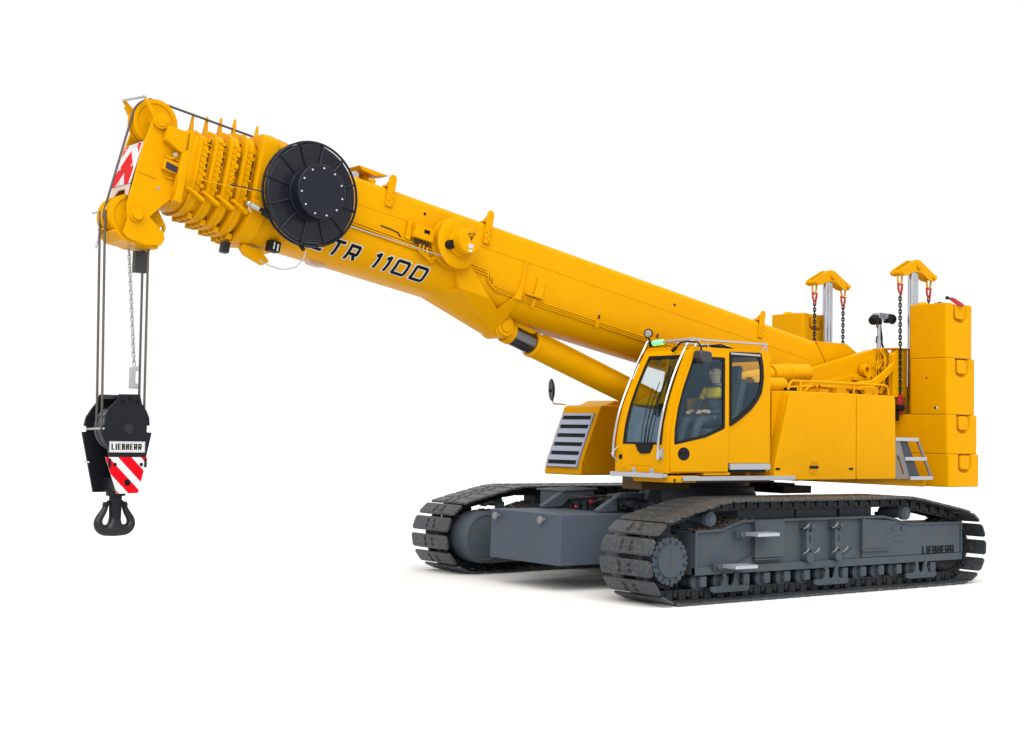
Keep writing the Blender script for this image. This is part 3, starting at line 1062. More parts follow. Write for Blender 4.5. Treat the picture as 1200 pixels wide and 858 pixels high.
# ladder behind the cabinet
LAD = paint('dull_ladder_aluminium', (.16, .15, .145), .5, .12, 8, metal=.3)
ld = MB()
for x0, x1, zt, yy in ((-2.46, -2.98, 2.03, 1.60), (-2.46, -2.98, 2.03, 1.30)):
    pass
lp = [(-2.47, 2.03), (-2.93, 2.03), (-3.36, 1.43), (-2.52, 1.43)]
hol = [[(-2.56, 1.97), (-2.86, 1.97), (-3.02, 1.76), (-2.60, 1.76)], [(-2.62, 1.66), (-3.10, 1.66), (-3.22, 1.49), (-2.64, 1.49)]]
hol = [roundpoly(h, .03) for h in hol]
sp_ = MB().prism([(-2.47, 2.03), (-2.555, 2.03), (-2.80, 1.43), (-2.52, 1.43)], 1.58, 1.612)
ldo = up(plate([(-2.46, 2.04), (-2.56, 2.04), (-2.84, 1.43), (-2.48, 1.43)], [roundpoly([(-2.50, 1.78), (-2.545, 1.78), (-2.70, 1.50), (-2.65, 1.50)], .012)], 1.58, 1.60), 'ladder', LAD, bevel=.003)
up(MB().prism([(-2.98, 2.03), (-3.04, 2.03), (-3.42, 1.43), (-3.36, 1.43)], 1.585, 1.61), 'stringer', LAD, ldo, bevel=.004)
up(MB().prism([(-2.76, 2.03), (-2.82, 2.03), (-3.18, 1.43), (-3.08, 1.43)], 1.40, 1.415), 'stringer', LAD, ldo, bevel=.004)
for (xa, xb, z) in ((-2.46, -3.03, 2.02), (-2.70, -3.24, 1.735), (-2.83, -3.40, 1.45)):
    tr_ = MB().box(xb, xa, 1.36, 1.615, z - .018, z + .012).box(xb, xa, 1.60, 1.618, z - .035, z + .018)
    up(tr_, 'tread', ALU, ldo, bevel=.003)
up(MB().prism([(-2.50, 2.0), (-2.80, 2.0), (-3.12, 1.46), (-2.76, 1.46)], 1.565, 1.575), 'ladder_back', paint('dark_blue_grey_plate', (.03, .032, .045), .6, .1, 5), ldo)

# ------------------------------------------------------------------ CAB
CP = [(2.275, 1.53), (2.275, 1.70), (2.268, 1.89), (2.24, 2.13), (2.175, 2.39), (2.085, 2.63), (1.985, 2.86), (1.868, 3.10)]
YL, YR = 1.60, .70           # near side, far side


def cpx(z):
    for i in range(len(CP) - 1):
        if CP[i][1] <= z <= CP[i + 1][1]:
            t = (z - CP[i][1]) / (CP[i + 1][1] - CP[i][1])
            return CP[i][0] + t * (CP[i + 1][0] - CP[i][0])
    return CP[0][0] if z < CP[0][1] else CP[-1][0]


def cprof(z0, z1, n=10, out=0.0):
    pts = []
    for i in range(n):
        z = z0 + (z1 - z0) * i / (n - 1)
        dx = (cpx(min(3.10, z + .03)) - cpx(max(1.53, z - .03))) / (min(3.10, z + .03) - max(1.53, z - .03))
        l = math.hypot(1, dx)
        pts.append((cpx(z) + out / l, z - out * dx / l))
    return pts


side_out = CP + [(1.82, 3.14), (.40, 3.15), (.33, 3.11), (.32, 1.66), (1.165, 1.66), (1.165, 1.545)]
door_win = [(1.626, 3.018), (1.25, 3.025), (1.24, 2.104), (1.6, 1.985), (2.174, 1.886), (2.165, 2.1), (2.115, 2.35), (2.02, 2.62), (1.90, 2.875), (1.84, 3.018)]
rear_win = [(1.145, 3.105), (.53, 3.12), (.485, 2.95), (.475, 2.78), (.51, 2.59), (.60, 2.47), (.72, 2.36), (.93, 2.23), (1.13, 2.13)]
shell = plate(side_out, [roundpoly(door_win, .03), roundpoly(rear_win, .03)], YL - .03, YL)
# front pillars and sill, following the curve of the windscreen
shell.strip(CP, YL - .10, YL - .031, .05)
shell.strip(CP, YR + .001, YR + .10, .05)
shell.strip(cprof(3.03, 3.10, 3), YR + .10, YL - .10, .05)
shell.strip(cprof(1.53, 1.885, 6), YR + .10, YL - .10, .05)
# roof, back wall with window, floor
shell.box(.36, 1.84, YR + .001, YL - .031, 3.10, 3.145)
bw = plate([(YR + .001, 1.55), (YL - .031, 1.55), (YL - .031, 3.099), (YR + .001, 3.099)], [rrect(YR + .07, YL - .16, 2.74, 3.02, .04)], .325, .36, 'yz')
shell.add(bw.v, bw.f)
shell.box(.36, 2.22, YR + .001, YL - .031, 1.535, 1.58)
fs_ = plate(CP + [(1.82, 3.14), (.40, 3.15), (.33, 3.11), (.32, 1.55)], [roundpoly([(1.83, 3.02), (1.44, 3.02), (1.50, 2.56), (2.10, 2.40), (1.98, 2.74)], .04)], YR - .03, YR)
shell.add(fs_.v, fs_.f)
cab = up(shell, 'cab', YEL, bevel=.010, seg=2)
# door
dl = [(2.232, 1.552), (2.236, 1.89), (2.205, 2.13), (2.135, 2.39), (2.045, 2.63), (1.945, 2.86), (1.85, 3.08), (1.81, 3.098), (1.172, 3.108), (1.172, 1.552)]
do = plate(dl, [roundpoly(door_win, .03)], YL + .001, YL + .022)
door = up(do, 'door', YEL, cab, bevel=.006)
up(plate(roundpoly(door_win, .03), [roundpoly([(1.60, 2.985), (1.285, 2.99), (1.278, 2.13), (1.6, 2.02), (2.13, 1.925), (2.125, 2.1), (2.075, 2.34), (1.98, 2.61), (1.865, 2.86), (1.815, 2.985)], .05)], YL + .002, YL + .026), 'window_frame', RUB, door)
up(plate(roundpoly(door_win, .03), [], YL + .008, YL + .014), 'window_pane', GLS, door, smooth=False)
hnd = MB().prism(circ(2.0, 1.775, .083, 26, 1.28), YL + .018, YL + .030)
hdl = up(hnd, 'door_handle', BLK, door, bevel=.006)
up(MB().prism(circ(2.01, 1.80, .03, 16, 2.4), YL + .030, YL + .042), 'handle_grip', RUB, hdl, bevel=.004)
# rear side window
up(plate(roundpoly(rear_win, .03), [roundpoly([(1.105, 3.05), (.58, 3.06), (.545, 2.93), (.535, 2.78), (.565, 2.62), (.65, 2.51), (.76, 2.41), (.95, 2.29), (1.10, 2.20)], .06)], YL - .004, YL + .018), 'side_window_frame', RUB, cab)
up(plate(roundpoly(rear_win, .03), [], YL + .003, YL + .008), 'side_window_pane', GLS, cab, smooth=False)
up(MB().box(.56, 1.14, YL + .018, YL + .03, 3.07, 3.095), 'window_channel', ALU, cab, bevel=.003)
up(MB().box(1.150, 1.1575, YL - .005, YL + .004, 1.67, 3.10), 'door_seal', paint('brown_door_seal', (.09, .045, .003), .7, .1, 6), cab)
# windscreen
ws_ = MB().strip(cprof(1.885, 3.03, 14, -.012), YR + .10, YL - .10, .008)
wso = up(ws_, 'windscreen', GLSW, cab, smooth=True)
wf = MB()
wf.strip(cprof(1.885, 3.03, 14, .004), YR + .10, YR + .135, .012)
wf.strip(cprof(1.885, 3.03, 14, .004), YL - .145, YL - .10, .012)
wf.strip(cprof(2.99, 3.03, 3, .004), YR + .135, YL - .145, .012)
wf.strip(cprof(1.885, 1.91, 3, .004), YR + .135, YL - .145, .012)
up(wf, 'windscreen_seal', RUB, wso)
wb = [(1.04, 1.90), (1.36, 1.915), (1.34, 1.845), (1.30, 1.775), (1.15, 1.765), (1.09, 1.80)]
wb2 = MB()
wb2.prism(wb, 2.255, 2.292, 'yz')
wbo = up(wb2, 'wiper_base', RUB, cab, bevel=.008)


def on_screen(y, z, out=.02):
    p = cprof(z, z + .001, 2, out)[0]
    return (p[0], y, p[1])


for k_, (ya, za, yb, zb) in enumerate(((1.15, 1.86, 1.16, 2.60), (1.20, 1.86, 1.25, 2.68), (1.25, 1.87, 1.32, 2.55))):
    pts = [on_screen(ya + (yb - ya) * t / 8, za + (zb - za) * t / 8, .022) for t in range(9)]
    up(MB().tube(pts, .006, 6), 'wiper', RUB, cab)
pts = [on_screen(1.33 + .03 * t / 8, 2.25 + .62 * t / 8, .022) for t in range(9)]
up(MB().tube(pts, .014, 6), 'wiper', RUB, cab)
# recessed lines, lamp and fittings on the lower front
up(MB().prism([(.93, 1.62), (.93, 1.635), (1.35, 1.635), (1.35, 1.62)], 2.27, 2.281, 'yz'), 'front_crease', YEL, cab, bevel=.004)
up(MB().prism([(.80, 1.58), (.875, 1.58), (.86, 1.78), (.815, 1.83), (.80, 1.83)], 2.265, 2.283, 'yz'), 'front_crease', YEL, cab, bevel=.008)
up(MB().cyl((2.26, .78, 1.72), (2.292, .78, 1.72), .032, n=18), 'plug_socket', RUB, cab, bevel=.004)
up(MB().cyl((2.265, 1.47, 1.795), (2.30, 1.47, 1.795), .02, n=14), 'marker_lamp', RED, cab, bevel=.004)
bm_ = MB().box(2.275, 2.375, .68, 1.615, 1.478, 1.522).box(2.355, 2.378, .68, 1.615, 1.470, 1.530)
bmo = up(bm_, 'front_step', ALU, cab, bevel=.004)
for y in (1.03, 1.35):
    up(MB().box(2.27, 2.30, y - .022, y + .022, 1.52, 1.585).cyl((2.29, y, 1.56), (2.315, y, 1.56), .014, n=10), 'step_bracket', ALUG, bmo, bevel=.004)
# guard rails in front of the windscreen
def smooth_path(P, n=5):
    P = [Vector(p) for p in P]
    out = []
    for i in range(len(P) - 1):
        a, b_, c_, d_ = P[max(i - 1, 0)], P[i], P[i + 1], P[min(i + 2, len(P) - 1)]
        for k_ in range(n):
            t = k_ / n
            out.append(.5 * ((2 * b_) + (c_ - a) * t + (2 * a - 5 * b_ + 4 * c_ - d_) * t * t + (-a + 3 * b_ - 3 * c_ + d_) * t ** 3))
    out.append(P[-1])
    return out


def rail(y, zlo, out):
    pts = [on_screen(y, zlo + (3.08 - zlo) * t / 14, out) for t in range(15)]
    return pts
pl_ = rail(.70, 1.74, .075)
up(MB().tube(smooth_path([(2.32, .68, 1.72), (2.31, .68, 1.95), (2.215, .68, 2.33), (2.01, .68, 2.76), (1.72, .68, 3.25)]), .016, 10), 'guard_rail', CHR, cab)
up(MB().cyl(tuple(pl_[0]), (pl_[0][0] - .004, .70, 1.78), .023, n=10).tube([(2.27, .705, 1.84), (2.33, .70, 1.80), (2.33, .70, 1.72), (2.27, .705, 1.66)], .010, 8), 'rail_bracket', ALU, cab)
pr_ = rail(1.50, 1.73, .06)
up(MB().tube(smooth_path([(2.335, 1.50, 1.71), (2.325, 1.50, 1.95), (2.24, 1.50, 2.33), (2.08, 1.50, 2.75), (1.87, 1.50, 3.12), (1.80, 1.505, 3.205), (1.70, 1.52, 3.243)]), .016, 10), 'guard_rail', CHR, cab)
up(MB().prism([(2.272, 1.70), (2.34, 1.74), (2.34, 1.80), (2.272, 1.85)], 1.515, 1.54).cyl((2.335, 1.50, 1.70), (2.335, 1.50, 1.77), .022, n=10), 'rail_bracket', ALU, cab, bevel=.003)
# roof rails
up(MB().tube([(1.70, 1.52, 3.24), (1.55, 1.54, 3.235), (.33, 1.54, 3.245)], .016, 10).tube([(1.62, 1.52, 3.24), (1.70, 1.53, 3.18), (1.72, 1.53, 3.14)], .014, 8)
   .tube([(1.52, 1.54, 3.235), (1.50, 1.54, 3.19), (1.48, 1.54, 3.14)], .010, 8).tube([(.36, 1.54, 3.24), (.42, 1.54, 3.20), (.46, 1.54, 3.15)], .012, 8).tube([(.34, 1.54, 3.24), (.34, 1.54, 3.14)], .012, 8), 'roof_rail', CHR, cab)
up(MB().tube([(1.70, .74, 3.24), (1.5, .72, 3.235), (.33, .72, 3.245)], .016, 10), 'roof_rail', CHR, cab)
# roof light bar with the lit green end
up(MB().cyl((1.74, .98, 3.225), (1.70, 1.50, 3.245), .022, n=14), 'light_bar', GALV, cab)
up(MB().cyl((1.74, .80, 3.215), (1.735, .985, 3.225), .034, n=18), 'beacon', BEAC, cab, bevel=.008)
up(MB().cyl((1.745, .765, 3.20), (1.74, .80, 3.215), .03, n=18).tube([(1.74, .76, 3.14), (1.745, .74, 3.22), (1.76, .735, 3.29)], .012, 8), 'beacon_bracket', RUB, cab)
wl = MB().lathe([(0, .045), (.055, .045), (.062, .035), (.062, .0), (.045, -.035), (0, -.045)], (1.77, .74, 3.345), (.75, .65, -.1), 26)
wlo = up(wl, 'work_light', RUB, cab)
up(MB().lathe([(0, .052), (.03, .05), (.05, .044)], (1.77, .74, 3.345), (.75, .65, -.1), 24), 'lamp_lens', LENS, wlo)
up(MB().tube([(1.55, 1.40, 3.16), (1.30, 1.45, 3.185), (1.0, 1.42, 3.17), (.85, 1.38, 3.15)], .012, 8).box(1.15, 1.32, 1.42, 1.47, 3.15, 3.185).tube([(1.45, 1.46, 3.16), (1.2, 1.48, 3.20), (.95, 1.47, 3.16)], .010, 8), 'roof_wiper', RUB, cab)
# rear-view mirror on its curved arm
mo = up(MB().tube([(1.92, 1.34, 3.10), (1.93, 1.46, 3.185), (1.86, 1.56, 3.20), (1.80, 1.66, 3.19), (1.775, 1.69, 3.13), (1.77, 1.69, 3.05)], .012, 8).cyl((1.94, 1.31, 3.08), (1.92, 1.36, 3.13), .026, n=12), 'mirror_bracket', RUB, cab)
mi = MB().prism(roundpoly([(1.625, 1.0 + 1.935), (1.64, 3.075), (1.84, 3.085), (1.86, 3.0), (1.80, 2.92)], .04), 1.62, 1.76)
up(mi, 'mirror', paint('mirror_housing', (.022, .024, .034), .45, .1, 5), mo, bevel=.02, seg=3)
# step rail under the door
up(MB().box(-.06, 2.10, 1.56, 1.72, 1.462, 1.482).box(-.06, 2.10, 1.70, 1.722, 1.438, 1.494).box(.33, 1.10, 1.60, 1.72, 1.482, 1.494), 'walkway', ALU, frame_u, bevel=.003)
up(MB().box(.36, 1.15, 1.50, 1.64, 1.60, 1.65).box(.36, 1.15, 1.62, 1.645, 1.575, 1.655), 'door_track', ALU, cab, bevel=.003)
up(MB().box(.40, 1.12, 1.40, 1.60, 1.535, 1.60), 'door_track_slot', RUB, cab)
# yellow beam below cab
up(MB().box(1.75, 2.25, .95, 1.66, 1.45, 1.50).box(2.19, 2.27, 1.0, 1.68, 1.415, 1.49).box(1.82, 2.25, 1.60, 1.68, 1.415, 1.48).box(1.10, 1.6, 1.3, 1.60, 1.50, 1.54), 'cab_mount', YEL, frame_u, bevel=.008)
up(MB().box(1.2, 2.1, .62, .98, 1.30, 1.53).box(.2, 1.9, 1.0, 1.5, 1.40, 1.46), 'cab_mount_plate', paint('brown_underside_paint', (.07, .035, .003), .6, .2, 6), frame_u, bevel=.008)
for y, x in ((1.684, 2.22), (1.684, 2.05), (1.684, 1.90)):
    up(MB().cyl((x, 1.675, 1.447), (x, y + .004, 1.447), .016, n=12), 'mount_hole', BLK, frame_u)
# interior
it = MB()
it.box(.37, .385, YR + .02, YL - .04, 1.58, 2.735)
it.box(.37, 2.2, YR + .002, YR + .02, 1.58, 2.20)
it.box(.39, 1.44, YR + .002, YR + .02, 2.202, 3.08)
it.box(1.44, 2.12, YR + .002, YR + .02, 2.202, 2.40)
it.box(.37, 1.84, YR + .002, YL - .032, 3.085, 3.098)
it.box(.37, 2.2, YR + .002, YL - .032, 1.581, 1.60)
it.box(1.155, 1.235, YL - .05, YL - .032, 1.6, 3.08)
up(it, 'interior_lining', INT, cab)
up(MB().box(1.16, 1.36, YR + .021, YR + .05, 1.6, 3.05), 'interior_pillar', INT, cab)
up(MB().prism([(1.90, 1.6), (2.17, 1.6), (2.16, 2.10), (2.0, 2.22), (1.92, 2.2)], .86, 1.34).box(1.55, 1.80, YR + .03, .92, 1.9, 2.35), 'dashboard', INT, cab, bevel=.02)
up(MB().box(1.80, 1.82, .84, .98, 2.92, 3.02), 'sun_blind', INT, cab)
se = MB()
se.box(.78, 1.32, .92, 1.42, 1.95, 2.10)
se.prism([(.84, 2.05), (.64, 2.78), (.54, 2.76), (.72, 2.03)], .94, 1.40)
se.prism([(.63, 2.76), (.60, 2.96), (.52, 2.95), (.55, 2.74)], 1.04, 1.30)
se.box(.8, 1.25, 1.0, 1.34, 1.6, 1.95)
se.box(.80, 1.30, 1.42, 1.50, 2.20, 2.28)
se.box(.80, 1.30, .84, .92, 2.20, 2.28)
up(se, 'seat', INTL, cab, bevel=.03, seg=3)
up(MB().ring([(.16, -.012), (.185, -.012), (.185, .012), (.16, .012)], (1.72, 1.12, 2.33), (-.4, 0, .9), 28).cyl((1.72, 1.12, 2.33), (1.85, 1.12, 2.05), .025, n=10).box(1.69, 1.75, .96, 1.28, 2.32, 2.34), 'steering_wheel', RUB, cab)

# the cab's right side leans in towards the roof
def lean(o):
    for v in o.data.vertices:
        c_ = v.co
        if c_.z > 1.89 and c_.y < YL - .04:
            t_ = min(1.05, (c_.z - 1.89) / 1.21) ** 1.5
            c_.y += .115 * t_ * (YL - .04 - c_.y) / (YL - .04 - YR)
    for q in o.children: lean(q)


for q in cab.children:
    if q.name.split('.')[0] not in ('guard_rail', 'rail_bracket', 'work_light', 'beacon', 'beacon_bracket', 'light_bar', 'seat', 'steering_wheel'): lean(q)
for v in cab.data.vertices:
    c_ = v.co
    if c_.z > 1.89 and c_.y < YL - .04:
        c_.y += .115 * min(1.05, (c_.z - 1.89) / 1.21) ** 1.5 * (YL - .04 - c_.y) / (YL - .04 - YR)

# ------------------------------------------------------------------ BOOM
GAPB = paint('brown_gap_shade', (.14, .062, .004), .6, .4, 14, spec=.1)  # darkness of the collar gaps, painted on solid chips


def boom_section(w, T, B, r=.09, t0=-.02, nexp=2.7, n=14):
    """closed (y, t) cross-section"""
    half = []
    for i in range(5):
        a = radians(90 - 90 * i / 4)
        half.append((w - r + r * cos(a), T - r + r * sin(a)))
    d = t0 - B
    for i in range(n + 1):
        a = (pi / 2) * i / n
        y = w * cos(a) ** (2 / nexp)
        t = t0 - d * sin(a) ** (2 / nexp)
        half.append((max(0, y), t))
    other = [(-y, t) for y, t in half[::-1]]
    pts = half + other[1:]
    out = []
    for p in pts:
        if not out or (abs(p[0] - out[-1][0]) + abs(p[1] - out[-1][1])) > 1e-5: out.append(p)
    return out


def boom_tube(s0, s1, sec):
    return MB().prism(sec, s0, s1, 'yz')


def boom_ring(s0, s1, outer, inner):
    m_ = MB()
    n = len(outer)
    vs = [(s, p[0], p[1]) for s in (s0, s1) for p in outer] + [(s, p[0], p[1]) for s in (s0, s1) for p in inner]
    fs = []
    for i in range(n):
        j = (i + 1) % n
        fs += [(i, j, n + j, n + i), (2 * n + i, 3 * n + i, 3 * n + j, 2 * n + j), (i, 2 * n + i, 2 * n + j, j), (n + i, n + j, 3 * n + j, 3 * n + i)]
    return m_.add(vs, fs)


BW, BT, BB = .45, .508, -.508
SEC = boom_section(BW, BT, BB)
mb = MB()
# main tube, with a tapered foot
n = len(SEC)
stations = [(7.12, 1.0, 1.0), (-1.95, 1.0, 1.0)]
vs = []
for s in (7.12, -2.0):
    vs += [(s, p[0], p[1]) for p in SEC]
def foot(s, top, bot):
    out = []
    for y, t in SEC:
        k_ = (t - BB) / (BT - BB)
        out.append((s, y * .98, bot + k_ * (top - bot)))
    return out
vs += foot(-2.75, .66 - .02, -.20)
vs += foot(-3.35, .52, .10)
fs = []
for a in range(3):
    for i in range(n):
        j = (i + 1) % n
        fs.append((a * n + i, a * n + j, (a + 1) * n + j, (a + 1) * n + i))
fs += [tuple(range(n)), tuple(range(4 * n - 1, 3 * n - 1, -1))]
mb.add(vs, fs)
boom = mb.build('boom', YEL, crane, MB_, sharp=40)


def bo(mbx, name, mat, parent=None, **k):
    return mbx.build(name, mat, parent or boom, **k)


# weld seam along the side: a thin proud bead
bo(MB().box(-2.0, 7.1, BW - .002, BW + .0035, .190, .199).box(-2.0, 7.1, -BW - .0035, -BW + .002, .190, .199), 'weld_seam', YEL)
# reinforcing foot plate edges
bo(MB().prism([(-2.02, .50), (-2.45, .10), (-3.3, .12), (-3.3, .47), (-2.75, .625)], BW - .02, BW + .012), 'foot_plate', YEL, bevel=.004)
# main collar
SECC = boom_section(.485, .585, -.585, r=.10)
SECI = boom_section(.40, .46, -.46, r=.08)
bo(boom_ring(7.10, 7.63, SECC, SECI), 'boom_collar', YEL, bevel=.01)
bo(boom_ring(7.44, 7.625, boom_section(.51, .60, -.60, r=.10), SECI), 'collar_band', YEL, bevel=.01)


def fin(s, zt, zb, wy=.03, th=.03, mat=YEL):
    f = MB().prism([(s + .012, zb), (s + .012, zt), (s - .008, zt), (s - .03, zb + (zt - zb) * .45), (s - .12, zb + .02), (s - .12, zb)], .02, .05)
    f.prism([(-.03, zb), (.10, zb), (.075, zb + (zt - zb) * .45), (.052, zt - .01), (.015, zt - .01), (.0, zb + (zt - zb) * .45)], s - .004, s + .010, 'yz')
    f.cyl((s - .05, .0, zb + .035), (s - .05, .10, zb + .035), .048, n=18)
    return bo(f, 'rope_guide_fin', mat, bevel=.004)


fin(7.50, .79, .50)
# telescopic sections
for k_ in range(4):
    s1 = 7.80 + k_ * .165
    w, T, B = .445 - .022 * k_, .540 - .042 * k_, -.550 + .030 * k_
    inner = boom_section(w - .10, T - .10, B + .10, r=.06)
    outer = boom_section(w, T, B, r=.17)
    tube = boom_section(w - .055, T - .055, B + .060, r=.14)
    o = bo(boom_ring(s1 - .112, s1, outer, inner), 'telescopic_section', YEL, bevel=.008)
    bo(boom_ring(s1 - .22, s1 - .095, tube, inner), 'section_tube', YEL, o)
    fl = boom_section(w + .018, T + .014, B - .012, r=.18)
    bo(boom_ring(s1 - .028, s1 - .002, fl, inner), 'section_flange', YEL, o, bevel=.004)
    fin(s1 - .02, T + .235, T - .04, wy=.13, th=.022)
    # wedge pads, slides and bolts down the near and far side
    for sgn in (1, -1):
        wd = MB()
        a, b_ = s1 - .15, s1 + .05
        wd.prism([(a, -.29), (b_, -.215), (b_, -.245), (a, -.335)], sgn * (w - .03), sgn * (w + .045))
        bo(wd, 'wear_pad_wedge', YEL, o, bevel=.006)
        bl = MB()
        rg = random.Random(40 + k_)
        for q in range(9):
            t = -.17 + q * .063
            bl.box(s1 - .118 + rg.uniform(-.012, .012), s1 - .088, sgn * (w - .01), sgn * (w + rg.uniform(.004, .014)), t + rg.uniform(-.02, .02), t + rg.uniform(.02, .034))
            bl.cyl((s1 - .06, sgn * (w - .005), t + .02), (s1 - .06, sgn * (w + .012), t + .02), .012, n=8)
        bo(bl, 'adjuster_bolt', YEL, o)
        bl = MB()
        for q in range(8):
            t = -.16 + q * .066 + rg.uniform(-.025, .025)
            bl.box(s1 - .134, s1 - .134 + rg.uniform(.008, .026), sgn * (w - .03), sgn * (w + .006), t, t + rg.uniform(.02, .05))
        bo(bl, 'pad_gap', GAPB, o)
    # bottom lip bolts
    bl = MB()
    for y in (-.16, -.05, .06, .17):
        bl.box(s1 - .16, s1 - .10, y - .03, y + .03, B - .03, B + .03)
    bo(bl, 'bottom_pad', YEL, o, bevel=.008)
    bo(MB().cyl((s1 - .05, -.10, T + .02), (s1 - .05, .12, T + .02), .045, n=16), 'rope_roller', YEL, o, bevel=.005)
# innermost section runs into the head
bo(MB().prism(boom_section(.355, .375, -.445, r=.08), 7.8, 8.46, 'yz'), 'inner_section', YEL)

# ------------------------------------------------------------------ boom head
CHK = [(8.94, .575), (8.90, .59), (8.80, .49), (8.76, .475), (8.70, .462), (8.62, .40), (8.385, .366), (8.385, .05), (8.40, -.17), (8.43, -.36), (8.52, -.47), (8.63, -.62), (8.45, -.74), (8.42, -.80), (8.45, -.88), (8.62, -.925), (8.83, -.90), (8.88, -.86), (8.86, -.70), (8.90, -.555), (8.885, -.40), (8.865, -.10), (8.845, .13), (8.80, .40)]
hdm = MB()
for y0, y1 in ((.225, .265), (-.265, -.225)):
    hdm.prism(CHK, y0, y1)
hdm.box(8.36, 8.44, -.36, .36, -.40, .385)
hdm.prism([(8.42, -.05), (8.80, -.05), (8.80, -.12), (8.42, -.12)], -.225, .225)
hdm.prism([(8.46, -.86), (8.85, -.885), (8.95, -.83), (8.95, -.86), (8.86, -.925), (8.46, -.92)], -.225, .225)
head = bo(hdm, 'boom_head', YEL, crane, M=MB_, bevel=.010)


def hp(mbx, name, mat, **k): return mbx.build(name, mat, head, **k)


def sheave(name, s, t, y, R, w=.055, mat=YEL):
    pr = [(.03, w / 2), (.07, w / 2), (.075, w / 2 - .012), (R - .055, w / 2 - .012), (R - .045, w / 2), (R, w / 2), (R - .028, 0.006), (R - .028, -.006), (R, -w / 2), (R - .045, -w / 2), (R - .055, -w / 2 + .012), (.075, -w / 2 + .012), (.07, -w / 2), (.03, -w / 2)]
    return hp(MB().ring(pr, (s, y, t), (0, 1, 0), 56), name, mat)


sheave('head_sheave', 8.715, .405, 0.10, .250, .07)
sheave('head_sheave', 8.715, .405, 0.0, .244, .05)
for y in (-.14, -.05, .05, .14):
    sheave('head_sheave', 8.79, -.645, y, .235, .06)
hp(MB().cyl((8.725, -.30, .395), (8.725, .32, .395), .062, n=28).cyl((8.725, .265, .395), (8.725, .31, .395), .085, n=28).prism(circ(8.725, .40, .022, 12), .32, .324), 'sheave_pin', YEL, bevel=.008)
hp(MB().cyl((8.785, -.30, -.645), (8.785, .335, -.645), .055, n=28).cyl((8.785, .262, -.645), (8.785, .29, -.645), .075, n=28), 'sheave_pin', YEL, bevel=.008)
hp(MB().prism([(8.66, .36), (8.40, .36), (8.385, .16), (8.47, .12), (8.66, .20)], .262, .36), 'head_box', YEL, bevel=.012)
hp(MB().prism([(8.43, -.02), (8.62, -.005), (8.62, -.10), (8.43, -.115)], .262, .335).prism([(8.62, -.01), (8.60, .02), (8.42, .005), (8.43, -.02)], .262, .325), 'anemometer_box', YEL, bevel=.008)
hp(MB().prism([(8.465, -.035), (8.60, -.015), (8.60, -.085), (8.465, -.105)], .33, .342), 'display_panel', paint('dark_purple_panel', (.02, .012, .03), .3, .2, 8), bevel=.003)
hp(MB().tube([(8.47, .30, .08), (8.50, .31, .06), (8.56, .32, .03), (8.60, .31, .05)], .016, 8).box(8.45, 8.50, .262, .30, .03, .16), 'lamp_bracket', YEL, bevel=.004)
hp(MB().cyl((8.50, .31, .085), (8.52, .335, .085), .022, n=14), 'camera_lamp', LENS)
hp(MB().tube([(8.86, .268, -.19), (8.74, .27, -.20), (8.66, .27, -.21)], .006, 6).box(8.40, 8.56, .262, .285, -.17, -.155).box(8.43, 8.46, .262, .30, -.24, -.14), 'cable_clip', YEL)
hp(MB().cyl((8.60, .262, -.30), (8.60, .27, -.30), .018, n=14), 'grease_plug', GALV)
# lug on the underside
hp(plate(roundpoly([(8.60, -.60), (8.49, -.47), (8.36, -.63), (8.36, -.70), (8.42, -.72), (8.58, -.68)], .03), [circ(8.405, -.665, .024, 16)], .05, .09), 'pendant_lug', YEL)
hp(plate(roundpoly([(8.60, -.60), (8.49, -.47), (8.36, -.63), (8.36, -.70), (8.42, -.72), (8.58, -.68)], .03), [circ(8.405, -.665, .024, 16)], -.09, -.05), 'pendant_lug', YEL)
# rope guard with spring pin
hp(MB().tube([(9.02, -.30, -.63), (8.985, .10, -.63)], .012, 8), 'rope_guard', GALV)
hp(MB().prism([(8.80, -.62), (8.99, -.60), (8.99, -.64), (8.86, -.68), (8.80, -.72)], .10, .13), 'guard_bracket', YEL, bevel=.004)
hp(MB().cyl((8.97, -.12, -.84), (8.985, -.12, -1.02), .012, n=8), 'guard_pin', GALV)
hp(MB().cyl((8.98, -.14, -.815), (8.96, .0, -.815), .014, n=8), 'guard_rod', YEL)
# top rope guard
hp(MB().tube([(9.045, -.0, .565), (8.935, .24, .60)], .014, 8).sph((8.935, .25, .60), .022, 8).sph((9.045, -.01, .565), .02, 8), 'rope_guard', GALV)
hp(MB().prism([(8.86, .46), (9.03, .58), (9.05, .55), (8.90, .42)], -.03, -.01), 'guard_bracket', YEL)
# red and white chevron panel
ch = MB()
sx = lambda t: 8.878 - .09 * (t - (-.33)) / .47 + .035
panel = hp(MB().prism([(8.83, .145), (8.85, .145), (8.908, -.33), (8.888, -.33)], -.215, .215), 'warning_panel', WHT, bevel=.004)
def on_panel(y, t, out):
    k_ = (t - .145) / (-.33 - .145)
    return Vector((8.85 + .058 * k_ + out, y, t))
def pan(poly, name):
    m_ = MB()
    vs = [on_panel(y, t, .0025) for y, t in poly] + [on_panel(y, t, -.003) for y, t in poly]
    k2 = len(poly)
    m_.add(vs, [tuple(range(k2)), tuple(range(2 * k2 - 1, k2 - 1, -1))] + [(i, (i + 1) % k2, (i + 1) % k2 + k2, i + k2) for i in range(k2)])
    return m_.build(name, REDS, panel, smooth=False)
pan([(-.205, .135), (-.10, .135), (-.205, .02)], 'red_stripe')
pan([(.205, .135), (.10, .135), (.205, .02)], 'red_stripe')
pan([(0, .06), (.205, -.16), (.205, -.33), (.10, -.33), (0, -.18), (-.12, -.33), (-.205, -.33), (-.205, -.16)], 'red_stripe')
pb_ = MB()
